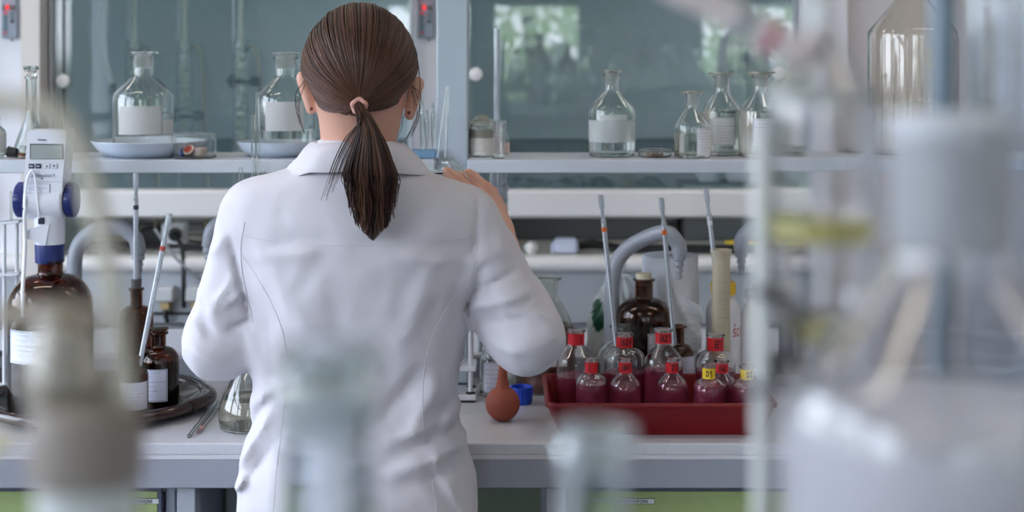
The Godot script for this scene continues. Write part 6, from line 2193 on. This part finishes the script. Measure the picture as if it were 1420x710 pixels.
	part("hose", sh().tube(curve(hp, 6), 22 * s, 16).mesh(), glass("hose_pink", srgb(242, 230, 232), 0.5, 0.7), o)
	part("hose_ring", sh().tube([W(1074, 54, 0.6) - o.position, W(1062, 48, 0.6) - o.position], 24.5 * s, 18).mesh(), paint("ring_rose", srgb(190, 110, 124), 0.5), o)
	part("grey_joint", sh().tube([W(1042, 36, 0.6) - o.position, W(1022, 26, 0.6) - o.position], 23 * s, 18).mesh(), paint("joint_grey", srgb(150, 158, 164), 0.5), o)
	# rod at the upper right and a tall cylinder at the edge
	o = near_thing("clamp_stand", "dark blue grey blurred stand rod rising behind the large milky bottle", "stand", 1308, 0.66)
	var s66 := 0.66 / F
	part("stand_base", bx(Vector3(0.08, 0.01, 0.06), Vector3(0.0, 0.005, -0.01), 0.002), paint("stand_grey", Color.WHITE), o)
	part("stand_rod", sh().tube([Vector3(0, 0.008, 0), Vector3(0, 0.32, 0)], 19 * s66, 16).mesh(), paint("rod_blue_grey", srgb(112, 128, 142), 0.35, 0.2), o)
	o = near_thing("glass_cylinder", "tall blurred glass cylinder at the right edge behind the large milky bottle", "cylinder", 1400, 0.67)
	var s67 := 0.67 / F
	part("glass_wall", sh().lathe(prof([[0, 0], [58 * s67, 0, 0.004], [58 * s67, 0.30], [53 * s67, 0.30], [53 * s67, 0.004, 0.004], [0, 0.005]]), 36).mesh(), glass("bluish_glass", srgb(236, 243, 250)), o)
	part("pour_rim", sh().lathe(prof([[53 * s67, 0.298], [61 * s67, 0.298, 0.001], [61 * s67, 0.303, 0.001], [53 * s67, 0.303], [53 * s67, 0.298]]), 36).mesh(), cg, o)
	# centre: flask neck seen in front of the coat
	d = 0.47
	s = d / F
	bs = HOR + (EYE - NEAR_SHELF) * F / d
	o = near_thing("flask", "very blurred clear flask with a ground joint neck in front of the coat", "flask", 455, d)
	b = {"R": 84 * s, "hs": 60 * s, "he": (bs - 640) * s, "rn": 62 * s, "ht": (bs - 478) * s, "rl": 74 * s, "fil": 0.012, "fn": 0.01, "wall": 0.0018, "lip": 0.014}
	bottle(o, b, glass("cool_glass", srgb(246, 251, 252)), null, 0.0, 48)
	part("ground_joint", sh().lathe(prof([[62.5 * s, (bs - 600) * s], [64 * s, (bs - 600) * s, 0.001], [68 * s, (bs - 545) * s, 0.002], [66 * s, (bs - 540) * s], [62.5 * s, (bs - 600) * s]]), 40).mesh(), glass("joint_frost", srgb(240, 246, 248), 0.3, 0.10), o)
	d = 0.48
	s = d / F
	bs = HOR + (EYE - NEAR_SHELF) * F / d
	o = near_thing("flask", "blurred clear flask mouth at the bottom of the picture below the red tray", "flask", 822, d)
	b = {"R": 92 * s, "hs": 40 * s, "he": (bs - 690) * s, "rn": 46 * s, "ht": (bs - 592) * s, "rl": 60 * s, "fil": 0.012, "fn": 0.008, "wall": 0.002, "lip": 0.008}
	bottle(o, b, glass("cool_glass", Color.WHITE), null, 0.0, 44)
	part("mouth_ring", sh().lathe(prof([[46 * s, (bs - 640) * s], [52 * s, (bs - 640) * s, 0.001], [52 * s, (bs - 622) * s, 0.001], [46 * s, (bs - 622) * s], [46 * s, (bs - 640) * s]]), 36).mesh(), glass("joint_frost", Color.WHITE), o)
	# left: adapter with a beige hose
	d = 0.50
	s = d / F
	bs = HOR + (EYE - NEAR_SHELF) * F / d
	o = near_thing("glass_adapter", "blurred glass adapter with a wide grey frosted joint and a side arm", "adapter", 120, d)
	var yy := func(py: float) -> float: return (bs - py) * s
	part("lower_tube", sh().lathe(prof([[68 * s, 0], [70 * s, yy.call(650), 0.002], [66 * s, yy.call(650)], [64 * s, 0], [68 * s, 0]]), 36).mesh(), glass("etched_glass", srgb(246, 250, 250), 0.35, 0.5), o)
	part("frosted_joint", sh().lathe(prof([[62 * s, yy.call(668)], [76 * s, yy.call(668), 0.003], [80 * s, yy.call(640), 0.003], [78 * s, yy.call(575), 0.004], [50 * s, yy.call(548), 0.004], [40 * s, yy.call(548)], [62 * s, yy.call(575)], [62 * s, yy.call(668)]]), 40).mesh(), glass("joint_grey_frost", srgb(158, 148, 140), 0.6, 0.75), o)
	part("upper_tube", sh().lathe(prof([[52 * s, yy.call(560)], [54 * s, yy.call(520), 0.003], [44 * s, yy.call(480), 0.003], [36 * s, yy.call(435), 0.004], [24 * s, yy.call(418), 0.002], [0, yy.call(416)]].map(func(q): return [q[0], q[1], q[2] if q.size() > 2 else 0.0]) + [[0, yy.call(421)], [30 * s, yy.call(440), 0.004], [39 * s, yy.call(482), 0.003], [49 * s, yy.call(522), 0.003], [47 * s, yy.call(560)], [52 * s, yy.call(560)]]), 36, Transform3D(Basis(), Vector3(-32 * s, 0, 0))).mesh(), glass("warm_glass", srgb(232, 226, 214), 0.15, 0.12), o)
	part("side_arm", sh().tube(curve([Vector3(-32 * s, yy.call(438), 0), Vector3(-70 * s, yy.call(432), 0), Vector3(-125 * s, yy.call(440), 0), Vector3(-170 * s, yy.call(446), 0)], 6), 15 * s, 14).mesh(), glass("warm_frost", srgb(216, 206, 192), 0.4, 0.4), o)
	part("stem_cap", sh().tube([Vector3(12 * s, yy.call(446), 0), Vector3(-32 * s, yy.call(440), 0)], 20 * s, 14).mesh(), glass("warm_frost", Color.WHITE), o)
	o = thing("rubber_hose", "beige blurred rubber hose arching from the left edge down to the adapter", "hose", W(178, 575, 0.50))
	hp = []
	for e in [[168, 566], [168, 520], [160, 440], [148, 360], [132, 280], [112, 214], [84, 166], [44, 146], [0, 142], [-60, 150]]:
		hp.append(W(e[0], e[1], 0.50) - o.position)
	part("hose", sh().tube(curve(hp, 6), 15.5 * s, 16).mesh(), paint("hose_beige", srgb(205, 200, 186), 0.6), o)
	part("hose_end", sh().tube([W(168, 585, 0.5) - o.position, W(168, 560, 0.5) - o.position], 18 * s, 16).mesh(), paint("hose_beige", Color.WHITE), o)
	o = thing("stopcock_key", "small yellowish blurred stopcock handle at the left edge", "stopcock", W(-8, 620, 0.50))
	part("stopcock_bar", sh().tube([W(-60, 650, 0.5) - o.position, W(16, 604, 0.5) - o.position], 13 * s, 12).mesh(), paint("stopcock_cream", srgb(206, 196, 158), 0.5), o)
	part("stopcock_plug", sh().lathe(prof([[0, -0.008], [0.006, -0.008, 0.001], [0.0075, 0.008, 0.001], [0, 0.008]]), 18, Transform3D(Basis(), W(-60, 650, 0.5) - o.position)).mesh(), cg, o)
	part("stopcock_stem", sh().tube([W(-60, 660, 0.5) - o.position, Vector3((W(-60, 650, 0.5) - o.position).x, NEAR_SHELF - o.position.y, 0)], 0.005, 12).mesh(), cg, o)

# ---------------------------------------------------------------- behind the lens: what the cupboard glass mirrors
func build_behind() -> void:
	var o := thing("stock_shelf", "dark two board shelf behind the lens, carrying the mirrored bottles", "shelf", Vector3(0.45, 0, 0.75))
	var dk := paint("shelf_dark", srgb(90, 94, 100), 0.5)
	for y in [1.355, 1.06]:
		part("shelf_board", bx(Vector3(1.5, 0.03, 0.3), Vector3(0, y - 0.015, 0), 0.003), dk, o)
	for x in [-0.74, 0.74]:
		part("shelf_side", bx(Vector3(0.03, 1.36, 0.3), Vector3(x, 0.68, 0), 0.003), dk, o)
	var ag := amber_glass()
	var words := ["first", "second", "third", "fourth", "fifth", "sixth", "seventh", "eighth", "ninth"]
	var list := [[-0.16, 0.062, 0.25, 0], [0.03, 0.05, 0.19, 2], [0.16, 0.062, 0.28, 1], [0.32, 0.056, 0.22, 0], [0.46, 0.055, 0.23, 2], [0.62, 0.055, 0.2, 2], [0.76, 0.05, 0.24, 0], [0.90, 0.06, 0.25, 2], [1.06, 0.06, 0.22, 2]]
	for k in list.size():
		var e: Array = list[k]
		var t := thing("stock_bottle", "%s stock bottle from the left on the dark shelf's upper board" % words[k], "bottle", Vector3(e[0], 1.355, 0.75), "bottles mirrored in the cupboard glass")
		var R: float = e[1]
		var h: float = e[2]
		var b := {"R": R, "hs": h * 0.62, "he": h * 0.78, "rn": R * 0.32, "ht": h, "rl": R * 0.38, "wall": 0.003}
		if e[3] == 2:
			bottle(t, b, clear_glass(), water(), h * 0.4, 24)
		else:
			bottle(t, b, ag, glass("dark_liquid", Color.WHITE) if e[3] == 0 else glass("orange_liquid", Color.WHITE), h * 0.5, 24)
		part("stopper", sh().lathe(prof([[0, h - 0.01], [R * 0.26, h - 0.01], [R * 0.34, h + 0.02, 0.003], [0, h + 0.02]]), 16).mesh(), paint("rubber_black", Color.WHITE), t)
		wrap_label(t, R, h * 0.12, h * 0.4, PI - 0.8, PI + 0.8, paint("stock_paper", srgb(215, 218, 224), 0.8))
	for k in 6:
		var t := thing("storage_jar", "%s squat jar from the left on the dark shelf's lower board" % words[k], "jar", Vector3(-0.1 + k * 0.2, 1.06, 0.75), "jars mirrored in the cupboard glass")
		var b := {"R": 0.065, "hs": 0.11, "he": 0.13, "rn": 0.05, "ht": 0.15, "rl": 0.054, "wall": 0.003}
		bottle(t, b, clear_glass(), null, 0, 24)
		part("lid", sh().lathe(prof([[0, 0.15], [0.056, 0.15, 0.002], [0.056, 0.17, 0.004], [0, 0.172]]), 20).mesh(), paint("shelf_dark", Color.WHITE), t)
	# trees outside those windows
	var rng := RandomNumberGenerator.new()
	rng.seed = 12
	var leaf := paint("leaf_green", srgb(216, 224, 206), 0.7)
	leaf.backlight_enabled = true
	leaf.backlight = Color(0.7, 0.8, 0.5)
	for k in 3:
		var t := thing("garden_tree", "leafy tree outside the window %s" % ["behind the stock bottles", "at the far side of the room", "between the two windows"][k], "tree", Vector3([0.2, 3.6, 1.9][k], 0.0, [10.5, 9.5, 12.5][k]))
		part("trunk", sh().tube([Vector3(0, -0.4, 0), Vector3(0.05, 1.2, 0), Vector3(0, 2.4, 0)], [0.16, 0.12, 0.08], 10).mesh(), paint("bark", srgb(96, 84, 72), 0.9), t)
		var cr := sh()
		for q in 700:
			var p := Vector3(rng.randfn() * 0.75, 2.1 + rng.randfn() * 0.8, rng.randfn() * 0.75)
			var a := Vector3(rng.randfn(), rng.randfn(), rng.randfn()).normalized() * 0.13
			var b2 := a.cross(Vector3(rng.randfn(), rng.randfn(), rng.randfn()).normalized()).normalized() * 0.06
			var nn := a.cross(b2).normalized()
			cr.quad(cr.vert(p - a, nn), cr.vert(p + b2, nn), cr.vert(p + a, nn), cr.vert(p - b2, nn))
		part("foliage", cr.mesh(), leaf, t).set_meta("kind", "stuff")
	struct("ground", bx(Vector3(30, 0.1, 14), Vector3(0, -0.5, 12.2), 0.0), paint("lawn", srgb(120, 140, 96), 0.9))
